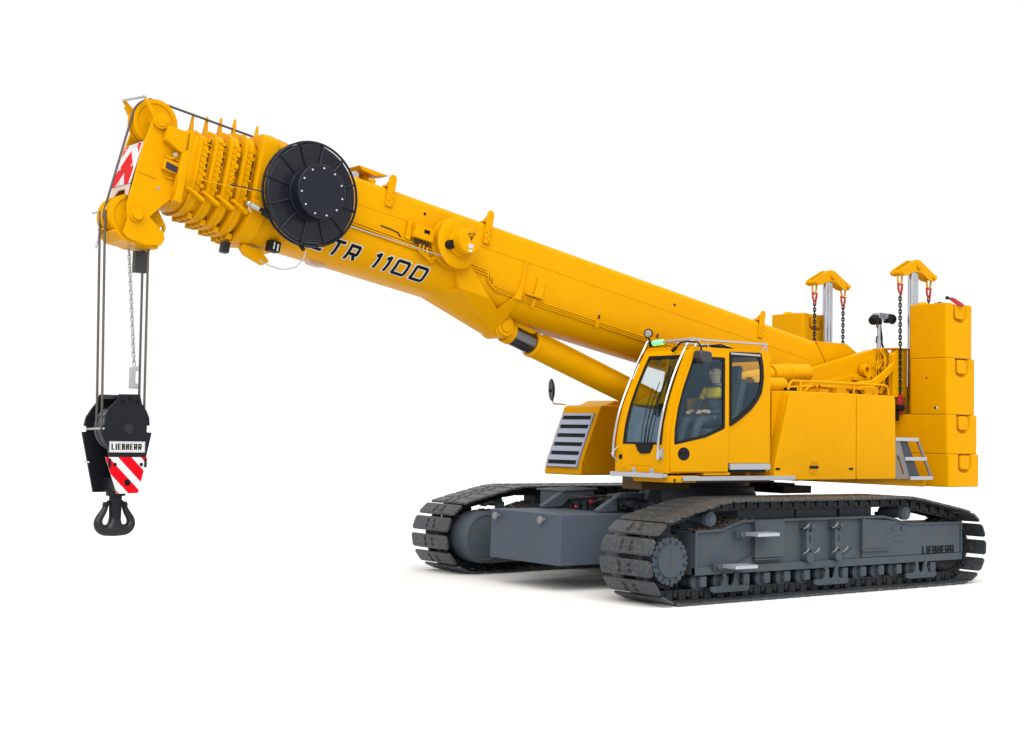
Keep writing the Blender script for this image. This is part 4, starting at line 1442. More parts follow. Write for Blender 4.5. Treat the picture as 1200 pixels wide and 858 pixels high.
for y, t in ((-.15, .10), (.13, .11), (.15, -.12), (-.13, -.13), (-.05, -.305)):
    p = on_panel(y, t, 0)
    pb_.box(p.x - .004, p.x + .010, y - .012, y + .012, t - .016, t + .016)
pb_.build('panel_bolt', WHTP, panel)
hp(plate([(-.215, -.335), (.215, -.335), (.215, -.46), (.15, -.44), (.13, -.38), (-.05, -.38), (-.12, -.44), (-.215, -.46)], [], 8.885, 8.90, 'yz'), 'panel_skirt', WHTP)

# ------------------------------------------------------------------ boom trunnion (luffing bracket)
th_ = MB()
V_ = (4.0, .36, -.49)
th_.hull([(4.93, .10, -.49), (4.93, -.10, -.49), (4.665, .462, -.405), (4.665, -.462, -.405), (3.80, .085, -.745), (3.80, -.085, -.745), (3.70, .085, -.70), (3.70, -.085, -.70), V_, (V_[0], -V_[1], V_[2]), (4.62, .43, -.28), (4.62, -.43, -.28)])
tro = bo(th_, 'luffing_bracket', YEL, bevel=.006)
for sg in (1, -1):
    def Y_(pts): return [(p[0], sg * (p[1] - d_), p[2]) for p in pts for d_ in (0, .10)]
    bo(MB().hull(Y_([(4.93, .468, -.02), (4.70, .472, -.40), (3.80, .10, -.748), V_, (4.24, .455, -.40), (4.58, .472, -.10)])), 'bracket_arm', YEL, tro, bevel=.005)
    bo(MB().hull(Y_([(3.80, .10, -.748), V_, (3.755, .455, -.30), (3.86, .455, -.30)])), 'bracket_arm', YEL, tro, bevel=.005)
    bo(MB().prism([(3.755, -.31), (3.735, -.08), (3.735, .20), (3.77, .20), (3.775, -.05), (3.81, -.20), (3.865, -.31)], sg * .40, sg * .478), 'bracket_rib', YEL, tro, bevel=.005)
bo(MB().cyl((3.70, -.20, -.61), (3.70, .20, -.61), .13, n=32).cyl((3.70, .19, -.61), (3.70, .225, -.61), .08, n=24), 'cylinder_pin', YEL, tro, bevel=.01)
bo(MB().prism([(3.75, -.48), (3.35, -.50), (3.10, -.53), (3.14, -.58), (3.45, -.62), (3.72, -.60)], -.1, .1), 'cylinder_stop', YEL, tro, bevel=.01)

# hose drum on the boom side (yellow)
dc = (4.94, 0, .092)
dr = MB()
dr.lathe([(0, .47), (.29, .47), (.305, .478), (.305, .492), (.29, .50), (.24, .50), (.24, .60), (.255, .605), (.295, .61), (.31, .62), (.31, .635), (.295, .645), (.23, .652), (.16, .655), (0, .655)], dc, (0, 1, 0), 64)
dro = bo(dr, 'hose_drum', YEL)
bo(MB().lathe([(.175, .64), (.175, .69), (.165, .70), (.15, .70), (.15, .83), (.14, .845), (0, .845)], dc, (0, 1, 0), 48), 'drum_hub', YEL, dro)
bo(MB().cyl((5.10, .63, .02), (5.10, .72, .02), .055, n=22), 'swivel', RUB, dro, bevel=.008)
bo(MB().cyl((4.94 - .045, .845, .235 - .03), (4.94 - .045, .853, .235 - .03), .017, n=16), 'reflector', ORG, dro)
# warning triangle: dark outlined triangle on yellow
bo(MB().tube([(4.935 - .045, .849, .19), (4.935 + .045, .849, .175), (4.925, .849, .105)], .005, 6, True).box(4.922, 4.930, .846, .851, .125, .165), 'warning_sign', BLKT, dro)
bo(MB().box(4.88, 4.95, .845, .850, .01, .06), 'notice_sticker', paint('grey_notice', (.42, .42, .45), .5, .1, 20), dro)
bo(MB().box(4.89, 4.94, .845, .850, -.035, -.01), 'notice_sticker', WHT, dro)
# junction box
jb = bo(MB().box(5.255, 5.53, .452, .56, .01, .17).box(5.535, 5.60, .452, .49, -.03, .19), 'junction_box', YEL, bevel=.010)
bo(MB().box(5.33, 5.41, .558, .566, .09, .13), 'box_label', BLKT, jb)
gl = MB()
for q in range(5):
    gl.cyl((5.30 + .045 * q, .51, .01), (5.30 + .045 * q, .51, -.055), .014, n=8)
bo(gl, 'cable_gland', LINK, jb)
for q in range(3):
    bo(MB().tube([(5.30 + .05 * q, .51, -.04), (5.30 + .06 * q, .52, -.12), (5.24 - .02 * q, .50, -.17 - .02 * q), (5.12, .49, -.12), (5.02, .48, -.06)], .012, 8), 'cable', YEL, jb)
bo(MB().tube([(5.95, .456, .035), (5.80, .457, .03), (5.70, .458, .02), (5.63, .46, -.05), (5.58, .47, -.09), (5.52, .47, -.10), (5.45, .47, -.085)], .007, 6), 'cable', RUB, jb)
# brackets up the side and over the top edge
for s, t0_ in ((5.90, .28), (4.42, .24), (-.745, .26)):
    bk = MB()
    bk.prism([(s - .055, t0_), (s + .045, t0_), (s + .045, .62), (s + .02, .66), (s - .035, .66), (s - .055, .62)], BW + .002, BW + .028)
    bk.box(s - .055, s + .045, BW - .12, BW + .002, BT + .002, BT + .03)
    bk.prism([(BW - .12, BT + .03), (BW + .002, BT + .03), (BW + .002, .63)], s - .006, s + .014, 'yz')
    b0 = bo(bk, 'guide_bracket', YEL, bevel=.005)
    bq = MB()
    for q in range(5):
        bq.cyl((s - .03 + .05 * (q % 2), BW + .02, t0_ + .04 + .035 * q), (s - .03 + .05 * (q % 2), BW + .04, t0_ + .04 + .035 * q), .012, n=8)
    bo(bq, 'bracket_bolt', YEL, b0)
# holes in the upper side plate
for s, t in ((5.37, .345), (1.05, .305)):
    bo(MB().cyl((s, BW - .004, t), (s, BW + .006, t), .018, n=14), 'bolt_hole', BLKT)
# pipes along the belly edge with clips
def surf(s, t, out=0.0):
    """point on the near flank at height t"""
    t0, d, ne = -.02, -.02 - BB, 2.7
    if t >= t0: return Vector((s, BW + out, t))
    k_ = min(1, (t0 - t) / d)
    y = BW * (1 - k_ ** ne) ** (1 / ne)
    # outward normal
    k2 = min(1, (t0 - t - .002) / d) if t0 - t > .002 else 0
    y2 = BW * (1 - max(0, k2) ** ne) ** (1 / ne)
    tv = Vector((0, y2 - y, .002)).normalized()
    nv = Vector((0, tv.z, -tv.y))
    return Vector((s, y, t)) + nv * out


pipe_paths = []
for q in range(3):
    o_ = -.03 * q
    pts = [(6.75, -.02 + o_), (4.72 - .02 * q, -.06 + o_), (4.60, -.06 + o_), (4.36 - .05 * q, -.075 + o_), (4.32 - .05 * q, -.10 + o_), (4.29 - .05 * q, -.20 + o_ * .8), (4.25 - .05 * q, -.225 + o_ * .8), (3.75, -.235 + o_ * .8), (3.2, -.24 + o_ * .8), (2.0, -.25 + o_ * .8), (0.0, -.26 + o_ * .8), (-2.0, -.27 + o_ * .8)]
    dense = []
    for i in range(len(pts) - 1):
        m_ = max(1, int(abs(pts[i + 1][0] - pts[i][0]) / .5))
        for j in range(m_):
            f = j / m_
            dense.append((pts[i][0] + f * (pts[i + 1][0] - pts[i][0]), pts[i][1] + f * (pts[i + 1][1] - pts[i][1])))
    dense.append(pts[-1])
    bo(MB().tube([surf(s, t, .016) for s, t in dense], .011, 8), 'hydraulic_pipe', YEL)
for s in (3.52, 2.40, 1.30, .2, -.9):
    cl = MB()
    for q in range(4):
        t = -.225 - .025 * q
        p0, p1 = surf(s, t, .0), surf(s, t - .024, .0)
        q0, q1 = surf(s, t, .034), surf(s, t - .024, .034)
        vs = [p + Vector((dx, 0, 0)) for dx in (-.025, .025) for p in (p0, p1, q1, q0)]
        cl.add(vs, [(0, 1, 2, 3), (4, 7, 6, 5), (0, 4, 5, 1), (1, 5, 6, 2), (2, 6, 7, 3), (3, 7, 4, 0)])
    bo(cl, 'pipe_clip', YEL)
    bo(MB().box(s - .012, s + .004, BW - .01, BW + .012, -.215, -.165), 'clip_bolt', LINK)
bo(MB().prism([(3.55, -.20), (3.42, -.20), (3.40, .0), (3.46, .06), (3.52, .05)], BW + .001, BW + .03), 'pipe_bracket', YEL, bevel=.006)
bo(MB().box(3.40, 3.68, BW - .05, BW + .05, -.215, -.195), 'pipe_shelf', YEL, bevel=.004)
# top rail with rope roller
bo(MB().prism([(7.45, .60), (7.42, .70), (7.36, .73), (6.0, .62), (6.0, .585), (7.30, .665), (7.36, .60)], .02, .07), 'rope_rail', YEL, bevel=.006)
bo(MB().box(6.02, 6.08, .0, .14, .505, .70).prism([(5.82, .70), (6.25, .70), (6.20, .655), (6.02, .64)], .02, .26).cyl((6.05, .10, .56), (6.05, .30, .56), .035, n=16), 'rope_roller_bracket', YEL, bevel=.006)
bo(MB().cyl((6.30, -.05, .56), (6.30, .30, .56), .045, n=18), 'rope_roller', GALV, bevel=.004)
bo(MB().box(6.86, 6.93, .0, .06, .58, .78).sph((6.90, .03, .79), .03, 10).cyl((6.86, .03, .76), (6.78, .03, .77), .012, n=8), 'rope_clip', YEL, bevel=.004)

# ------------------------------------------------------------------ lettering LTR 1100 on the near flank
# arc-length parameter down the flank
ARC = []
t = BT - .1
acc = 0.0
prev = surf(0, t)
while t > BB + .02:
    ARC.append((acc, t))
    t -= .004
    p = surf(0, t)
    acc += (p - prev).length
    prev = p


def t_at(a):
    for i in range(len(ARC) - 1):
        if ARC[i + 1][0] >= a:
            f = (a - ARC[i][0]) / (ARC[i + 1][0] - ARC[i][0])
            return ARC[i][1] + f * (ARC[i + 1][1] - ARC[i][1])
    return ARC[-1][1]


def a_at(t):
    for i in range(len(ARC) - 1):
        if ARC[i + 1][1] <= t:
            return ARC[i][0]
    return ARC[-1][0]


TXT_TOP = -.285
A_TOP = a_at(TXT_TOP)
HT = .165


def on_boom(u, v, n_):
    # u runs to the rear (-s), v up
    return surf(6.715 - u, t_at(A_TOP + HT - v), n_)


letters('LTR 1100', HT, .95, .062, .044, on_boom, .004, .0025, shear=.14, name='lettering_outline', mat=paint('silver_outline_film', (.50, .50, .48), .5, .03, 6), parent=boom, sub=8)
letters('LTR 1100', HT, .95, .037, .069, on_boom, .0075, .0025, shear=.14, name='lettering', mat=BLKT, parent=boom, sub=8)

# ------------------------------------------------------------------ black cable reel
rc = (7.055, 0, .045)
YR0 = .70
rr = MB()
prof = [(.16, 0.0)]
rings_n = 17
for i in range(rings_n):
    r = .19 + i * (.355 / rings_n)
    prof += [(r, .018), (r + .006, .030), (r + .013, .030), (r + .018, .018)]
prof += [(.556, .010), (.556, -.03), (.16, -.03)]
rr.ring(prof, (rc[0], YR0, rc[2]), (0, 1, 0), 72)
reel = bo(rr, 'cable_reel', CABLE)
bo(MB().ring([(.560, .040), (.576, .040), (.582, .034), (.582, .018), (.560, .018)], (rc[0], YR0, rc[2]), (0, 1, 0), 80), 'reel_rim', REELM, reel)
bo(MB().ring([(.560, -.04), (.576, -.04), (.582, -.045), (.582, -.06), (.560, -.06)], (rc[0], YR0, rc[2]), (0, 1, 0), 80), 'reel_rim', REELM, reel)
for i in range(12):
    a = radians(3 + 30 * i)
    d1 = Vector((cos(a), 0, sin(a)))
    p0 = Vector((rc[0], YR0, rc[2])) + d1 * .24 + Vector((0, .036, 0))
    p1 = Vector((rc[0], YR0, rc[2])) + d1 * .574 + Vector((0, .034, 0))
    sp1 = MB().tube([p0, p1], .0125, 8)
    sp1.tube([p1, p1 + Vector((0, -.085, 0))], .0105, 8)
    bo(sp1, 'spoke', REELM, reel)
hub = bo(MB().lathe([(.297, 0), (.297, .05), (.290, .06), (.290, .20), (.277, .215), (0, .215)], (rc[0], YR0, rc[2]), (0, 1, 0), 64), 'reel_hub', REELM, reel)
bo(MB().lathe([(.292, .195), (.298, .20), (.298, .222), (.290, .230), (0, .230)], (rc[0], YR0, rc[2]), (0, 1, 0), 64), 'hub_cover', REELM, reel, bevel=0)
for i in range(11):
    a = radians(18 + 360 / 11 * i)
    c_ = Vector((rc[0] + .258 * cos(a), YR0 + .228, rc[2] + .258 * sin(a)))
    bo(MB().cyl(c_, c_ + Vector((0, .012, 0)), .0105, n=8), 'bolt', paint('zinc_bolt', (.42, .42, .43), .3, .02, 5) if i == 0 else bpy.data.materials['zinc_bolt'], reel)
bo(MB().box(6.95, 7.2, .44, YR0 - .03, -.06, .14).cyl((rc[0], .45, rc[2]), (rc[0], YR0, rc[2]), .12, n=24), 'reel_mount', YEL, reel, bevel=.01)
# swivel arm and cable guide at the reel
bo(MB().prism([(7.66, -.16), (7.30, -.18), (6.95, -.30), (7.0, -.40), (7.35, -.32), (7.64, -.26)], .50, .56), 'guide_arm', YEL, bevel=.01)
bo(MB().tube([(7.62, .62, -.265), (7.45, .64, -.30), (7.35, .66, -.345), (7.15, .68, -.47), (7.02, .70, -.58)], .022, 10).cyl((7.55, .62, -.28), (7.42, .65, -.325), .045, n=14), 'cable_grip', RUB)
bo(MB().cyl((7.70, .60, -.25), (7.60, .62, -.272), .028, n=12).sph((7.72, .60, -.245), .03, 8).tube([(7.70, .6, -.25), (7.72, .61, -.30), (7.68, .61, -.33)], .008, 6), 'cable_plug', GALV)
bo(MB().tube([(7.015, .74, -.585), (7.02, .72, -.68), (7.06, .66, -.78), (7.15, .55, -.82), (7.25, .45, -.80), (7.35, .35, -.745)], .007, 7), 'cable_loop', GALV)
# limit switch bracket below the collar
bo(MB().prism([(7.50, -.585), (7.28, -.60), (7.15, -.70), (7.22, -.76), (7.46, -.70), (7.52, -.64)], .14, .22), 'switch_bracket', YEL, bevel=.01)
bo(MB().box(7.15, 7.28, .30, .42, -.62, -.50), 'switch_box', RUB, bevel=.012)
bo(MB().box(7.18, 7.20, .418, .426, -.61, -.53).box(7.23, 7.245, .418, .426, -.60, -.52), 'switch_label', WHT)
bo(MB().box(7.60, 7.68, .02, .12, -.72, -.60), 'end_switch', LINK, bevel=.008)
bo(MB().prism([(6.60, -.50), (6.36, -.50), (6.34, -.535), (6.42, -.555), (6.55, -.55)], -.04, .06), 'belly_bracket', WHTP, bevel=.006)
# measuring cable from the reel forward to the head, and from drum to reel
bo(MB().tube([(8.42, .42, -.12), (8.2, .44, -.115), (7.9, .50, -.10), (7.63, .58, -.085)], .006, 6), 'measuring_cable', YEL)
bo(MB().tube([(7.95, .55, -.10), (7.78, .60, -.088), (7.55, .66, -.085)], .0075, 6), 'measuring_cable', LINK)
bo(MB().tube([(6.62, .70, -.16), (6.0, .68, -.15), (5.25, .64, -.135), (5.10, .63, -.13)], .008, 6), 'measuring_cable', GALV)

# ------------------------------------------------------------------ luffing cylinder
A = Vector((3.75, 0, 3.345)); Bc = Vector((-.2, 0, 2.065))
dv = (Bc - A).normalized()
lc = MB().cyl(A + dv * .62, Bc, .165, n=40).cyl(A + dv * .60, A + dv * .66, .172, n=40)
lco = up(lc, 'luffing_cylinder', YEL, bevel=.012)
up(MB().cyl(A + dv * .22, A + dv * .63, .138, n=40), 'piston_rod', ROD, lco)
nv = Vector((-dv.z, 0, dv.x)) * (1 if -dv.x < 0 else 1)
nv = Vector((.31, 0, .95)).normalized()
eye = MB().cyl(A + dv * .14, A + dv * .24, .15, n=32).cyl(A + Vector((0, -.17, 0)), A + Vector((0, .17, 0)), .15, n=32)
up(eye, 'rod_eye', YEL, lco, bevel=.012)
off = Vector((0, .06, 0)) + nv * .178
up(MB().tube([A + dv * .80 + off * .9, A + dv * .86 + off * 1.08, A + dv * 1.2 + off * 1.1, A + dv * 3.2 + off * 1.1], .026, 10), 'cylinder_pipe', YEL, lco)

# ================================================================== COUNTERWEIGHT BLOCKS
def cw_block(name, x0, x1, y0, y1, z0, z1, label, cat='counterweight', group=None, pockets=('L',), plug=False, pk_x=None):
    corner = .055
    base = MB().prism(rrect(x0, x1, y0, y1, corner, 5), z0, z1 - .001, 'xy')
    o = base.build(name, YELC, None, None, bevel=.016, seg=3)
    cuts = []
    cx = pk_x if pk_x is not None else (x0 + x1) / 2 - .02
    for sg in pockets:
        yf = y1 if sg == 'L' else y0
        s = 1 if sg == 'L' else -1
        w, h, dp = .185, .30, .075
        pts = [(cx + w, z1 + .1), (cx + w, z1 - h + .10)] + [(cx + w * cos(a), z1 - h + .10 + .10 * sin(a)) for a in [-pi * i / 12 for i in range(1, 12)]] + [(cx - w, z1 - h + .10), (cx - w, z1 + .1)]
        c = MB()
        n_ = len(pts)
        vs = [(p[0] + (p[0] - cx) * .12, yf + s * .02, p[1]) for p in pts] + [(cx + (p[0] - cx) * .86, yf - s * dp, p[1] + (.02 if p[1] < z1 else 0)) for p in pts]
        c.add(vs, [tuple(range(n_)), tuple(range(2 * n_ - 1, n_ - 1, -1))] + [(i, i + n_, (i + 1) % n_ + n_, (i + 1) % n_) for i in range(n_)])
        cuts.append(c.build('cutter', YELC, None))
    boolean_cut(o, cuts)
    c0 = rebase(o, MU)
    for sg in pockets:
        yf = y1 if sg == 'L' else y0
        s = 1 if sg == 'L' else -1
        lug = MB().prism(rrect(cx - .125, cx + .115, z1 - .235, z1 - .02, .045, 5), yf - s * .10, yf - s * .012)
        if s < 0: pass
        for v in lug.v: v -= c0
        lug.build('lifting_lug', YELC, o, bevel=.018, seg=3)
    tag(o, label, cat, group)
    return o, c0


G = 'yellow counterweight blocks stacked at the rear'
cw_block('counterweight_slab', -4.405, -3.604, -1.77, 1.768, 1.305, 1.803, 'wide yellow counterweight slab at the very bottom, behind the ladder', group=G, pockets=('L',))
cw_block('counterweight_slab', -4.390, -3.604, -1.755, 1.745, 1.803, 2.401, 'wide yellow counterweight slab second from the bottom, carrying the tall blocks', group=G, pockets=('L',))
o2, c2 = cw_block('counterweight_block', -4.345, -3.604, 1.04, 1.732, 2.401, 3.259, 'lower of the two tall yellow blocks in the near counterweight stack', group=G)
o1, c1 = cw_block('counterweight_block', -4.295, -3.604, 1.03, 1.715, 3.259, 4.095, 'topmost tall yellow block of the near stack, under a big red shackle', group=G)
o3, c3 = cw_block('counterweight_block', -4.345, -3.604, -1.732, -1.05, 2.401, 3.259, 'yellow block of the far stack hidden behind the boom, below the top one', group=G)
o4, c4 = cw_block('counterweight_block', -4.295, -3.604, -1.715, -1.03, 3.259, 4.095, 'topmost yellow block of the far stack, rising from behind the boom', group=G)
# small dome stud, groove and sticker on the blocks
for o, c, yy in ((o1, c1, 1.20), (o4, c4, -1.45)):
    MB().lathe([(0, .045), (.05, .042), (.085, .02), (.10, -.01)], Vector((-3.74, yy, 4.093)) - c, (0, 0, 1), 24).build('centring_stud', YELC, o)
MB().box(-3.607, -3.60, 1.12, 1.42, 2.55, 2.556).box(-3.607, -3.60, 1.12, 1.126, 2.49, 2.55).build('x', YELC) if False else None
for (yy, mt) in ((1.50, BLKT), (1.535, WHT)):
    m_ = MB().box(-3.612, -3.598, yy, yy + .03, 2.485, 2.515)
    for v in m_.v: v -= c2
    m_.build('type_plate', mt, o2)
m_ = MB().cyl((-3.61, 1.36, 2.96), (-3.598, 1.36, 2.96), .012, n=10)
for v in m_.v: v -= c2
m_.build('small_hole', BLKT, o2)


# ------------------------------------------------------------------ ballasting rams, yokes (part of the crane)
def ram(x, y, ztop):
    rm = MB().cyl((x + .055, y, 2.2), (x + .055, y, ztop - .2), .062, n=28).cyl((x - .065, y - .02, 2.2), (x - .065, y - .02, ztop - .2), .05, n=28)
    ro = up(rm, 'ballast_ram', CHR)
    yk = MB()
    pts = roundpoly([(x + .47, ztop - .19), (x + .08, ztop), (x - .05, ztop + .0), (x - .45, ztop - .20), (x - .48, ztop - .27), (x - .44, ztop - .31), (x - .30, ztop - .30), (x - .10, ztop - .20), (x + .10, ztop - .20), (x + .28, ztop - .27), (x + .44, ztop - .29), (x + .49, ztop - .25)], .04)
    yk.prism(pts, y + .055, y + .085)
    yk.prism(pts, y - .085, y - .055)
    yo_ = up(yk, 'lifting_yoke', YEL, ro, bevel=.008)
    up(MB().cyl((x, y - .12, ztop - .10), (x, y + .12, ztop - .10), .05, n=20).cyl((x + .42, y - .12, ztop - .235), (x + .42, y + .12, ztop - .235), .04, n=18).cyl((x - .42, y - .12, ztop - .245), (x - .42, y + .12, ztop - .245), .04, n=18), 'yoke_pin', YEL, yo_, bevel=.006)
    for sx_ in (.37, -.40):
        pts = [(x + sx_ + .055 * sin(t), y + .0, ztop - .315 + .105 * cos(t)) for t in [2 * pi * i / 20 for i in range(20)]]
        up(MB().tube(pts, .016, 8, True), 'yoke_ring', YEL, yo_)
    return x, y, ztop


RAMS = [ram(-3.93, .90, 4.835), ram(-4.08, -.88, 4.825)]


def chain_links(a, b, pitch=.050, wire=.0105, wid=.019):
    m_ = MB()
    a, b = Vector(a), Vector(b)
    n_ = max(2, int(round((b - a).length / pitch)))
    d_ = (b - a).normalized()
    u = d_.orthogonal().normalized()
    u = Vector((.75, .66, 0)) - d_ * d_.dot(Vector((.75, .66, 0)))
    u.normalize()
    w = d_.cross(u)
    hl = pitch * .5
    for i in range(n_):
        c_ = a.lerp(b, (i + .5) / n_)
        e = u if i % 2 else w
        pts = []
        for q in range(12):
            t_ = 2 * pi * q / 12
            pts.append(c_ + e * (wid * sin(t_)) + d_ * (hl * cos(t_) + math.copysign(.012, cos(t_)) * (abs(cos(t_)) > .1)))
        m_.tube(pts, wire, 6, True)
    return m_


def hook_part(parent, base, c, name='chain_hook', s=1.0):
    c = Vector(c) - Vector(base)
    m_ = MB()
    pts = [c + Vector((0, 0, .05)) * s, c + Vector((0, .0, .0)) * s, c + Vector((.03, 0, -.05)) * s, c + Vector((.045, 0, -.12)) * s, c + Vector((.025, 0, -.18)) * s, c + Vector((-.02, 0, -.20)) * s, c + Vector((-.055, 0, -.165)) * s, c + Vector((-.05, 0, -.11)) * s]
    m_.tube(pts, .024 * s, 8)
    m_.sph(c + Vector((0, 0, .05)) * s, .034 * s, 10)
    return m_.build(name, RED, parent, bevel=0)


def ballast_chain(p_top, p_bot, label, group, bottom_hook):
    root = empty('ballast_chain', M=MU @ Matrix.Translation(p_bot))
    tag(root, label, 'chain', group)
    base = Vector(p_bot)
    t_ = Vector(p_top)
    m_ = chain_links(Vector((0, 0, .26 if bottom_hook else 0)), t_ - base - Vector((0, 0, .12)))
    m_.build('chain_links', LINKB, root)
    # red clevis at the top
    c = t_ - base
    cl = MB().tube([c + Vector((.045, 0, .03)), c + Vector((.05, 0, -.04)), c + Vector((.02, 0, -.10)), c + Vector((-.02, 0, -.10)), c + Vector((-.05, 0, -.04)), c + Vector((-.045, 0, .03))], .017, 8).cyl(c + Vector((.065, 0, .03)), c + Vector((-.065, 0, .03)), .016, n=10).tube([c + Vector((.0, .02, -.03)), c + Vector((-.01, .02, -.13)), c + Vector((.02, .02, -.14))], .013, 8)
    cl.build('chain_clevis', RED, root)
    if bottom_hook:
        m2 = MB()
        m2.prism(roundpoly([(.035, .26), (.05, .15), (.06, .06), (.045, .0), (-.03, .0), (-.055, .07), (-.03, .13), (-.03, .26)], .02), -.02, .025)
        m2.cyl((0, -.03, .27), (0, .035, .27), .035, n=16)
        m2.build('chain_hook', RED, root, bevel=.008)
    return root


LINKB = paint('black_chain_steel', (.014, .014, .015), .45, .2, 20, metal=.3)
CG = 'chains hanging from the two ballast yokes'
x, y, zt = RAMS[0]
ballast_chain((x + .36, y, zt - .44), (x + .345, y, 2.405), 'long black chain with a red bottom hook, beside the near tall blocks', CG, True)
ballast_chain((x - .40, y, zt - .45), (x - .40, y, 2.405), 'black chain from the rear end of the near yoke, mostly behind the tall near blocks', CG, False)
x, y, zt = RAMS[1]
ballast_chain((x + .36, y, zt - .44), (x + .36, y, 2.405), 'black chain hanging in front of the far counterweight stack, left of its chrome ram', CG, False)
ballast_chain((x - .40, y, zt - .45), (x - .40, y, 2.405), 'black chain hanging free against the white, right of the far chrome ram', CG, False)


# red shackle lying on the near block, a smaller one on the far block
def shackle(loc, label, s, rz, tilt=0.0):
    root = empty('shackle', M=MU @ Matrix.Translation(loc) @ Matrix.Rotation(tilt, 4, 'X') @ Matrix.Rotation(rz, 4, 'Z'))
    tag(root, label, 'shackle', 'red shackles lying on the counterweights')
    pts = [(.10, .055, .02), (.02, .06, .025), (-.07, .075, .03), (-.14, .05, .035), (-.16, 0, .035), (-.14, -.05, .035), (-.07, -.075, .03), (.02, -.06, .025), (.10, -.055, .02)]
    MB().tube([Vector(p) * s for p in pts], .022 * s, 8).build('shackle_bow', RED, root)
    MB().tube([Vector(p) * s for p in ((.10, -.10, .02), (.10, .11, .02))], .02 * s, 8).sph(Vector((.10, .11, .02)) * s, .034 * s, 8).build('shackle_pin', RUB if s < 1 else RED, root)
    return root


s1_ = shackle((-3.95, 1.62, 4.122), 'large red shackle lying on top of the near counterweight stack', 0.90, radians(262), radians(-34))
s2_ = shackle((-3.98, -1.45, 4.098), 'small red shackle lying on top of the far counterweight stack', .75, radians(60))
root = empty('chain_coil', M=MU @ Matrix.Translation((-3.93, 1.32, 4.096)))
tag(root, 'short black chain end lying on the near top block beside the red shackle', 'chain')
MB().add(chain_links((-.06, -.08, .02), (.02, .10, .03), .05).v, chain_links((-.06, -.08, .02), (.02, .10, .03), .05).f).build('chain_links', LINKB, root)

# ------------------------------------------------------------------ camera and lamp mast at the rear
mx_, my_, mz_ = -3.58, .50, 3.42
ms = MB().cyl((mx_, my_, mz_ - .05), (mx_, my_, mz_ + .40), .028, n=16).cyl((mx_, my_, mz_ - .06), (mx_, my_, mz_ + .15), .036, n=16).cyl((mx_, my_, mz_ - .10), (mx_, my_, mz_ - .03), .10, n=20)
mast = up(ms, 'camera_mast', ALU, bevel=.004)
up(MB().tube([(mx_ - .07, my_ - .03, mz_ + .42), (mx_ - .075, my_, mz_ + .20), (mx_ - .08, my_, mz_ + .10), (mx_ - .17, my_, mz_ - .06)], .017, 8)
   .tube([(mx_ + .10, my_ + .02, mz_ + .43), (mx_ + .08, my_ + .02, mz_ + .36), (mx_ + .03, my_, mz_ + .34)], .010, 8)
   .tube([(mx_ + .10, my_ + .02, mz_ + .10), (mx_ + .08, my_ + .02, mz_ + .20), (mx_ + .03, my_, mz_ + .21)], .010, 8).cyl((mx_, my_, mz_ + .40), (mx_, my_, mz_ + .50), .05, n=14), 'mast_cable', RUB, mast)
up(MB().lathe([(0, .09), (.06, .09), (.075, .06), (.075, -.02), (.045, -.08), (0, -.09)], (mx_ + .15, my_ + .02, mz_ + .47), (.85, .25, -.45), 20), 'work_lamp', RUB, mast)
up(MB().lathe([(0, .10), (.055, .094)], (mx_ + .15, my_ + .02, mz_ + .47), (.85, .25, -.45), 20), 'lamp_lens', BLK, mast)
up(MB().box(mx_ - .13, mx_ + .12, my_ - .04, my_ + .10, mz_ + .49, mz_ + .575).box(mx_ - .05, mx_ + .05, my_ + .05, my_ + .09, mz_ + .46, mz_ + .55), 'lamp_bracket', CHR, mast, bevel=.01)
up(MB().cyl((mx_ - .16, my_, mz_ + .50), (mx_ - .16, my_ + .10, mz_ + .50), .075, n=20).cyl((mx_ - .30, my_ + .02, mz_ + .50), (mx_ - .14, my_ + .05, mz_ + .51), .055, n=18).cyl((mx_ - .31, my_ + .02, mz_ + .50), (mx_ - .33, my_ + .02, mz_ + .50), .08, n=18), 'camera', RUB, mast, bevel=.006)

# ================================================================== HOIST ROPE, HOOK BLOCK, LIMIT WEIGHT
def B2U(s, y, t):
    return Vector((s * cos(TH) - t * sin(TH), y, 3.32 + s * sin(TH) + t * cos(TH)))


rope = empty('hoist_rope', M=MU @ Matrix.Translation((8.77, 0, 2.0)))
tag(rope, 'steel hoist rope running from the boom head down to the black hook block', 'rope')
RB = Vector((8.77, 0, 2.0))
RR = .0135


def rp_(pts, name): return MB().tube([Vector(p) - RB for p in pts], RR, 8).build(name, ROPE, rope)


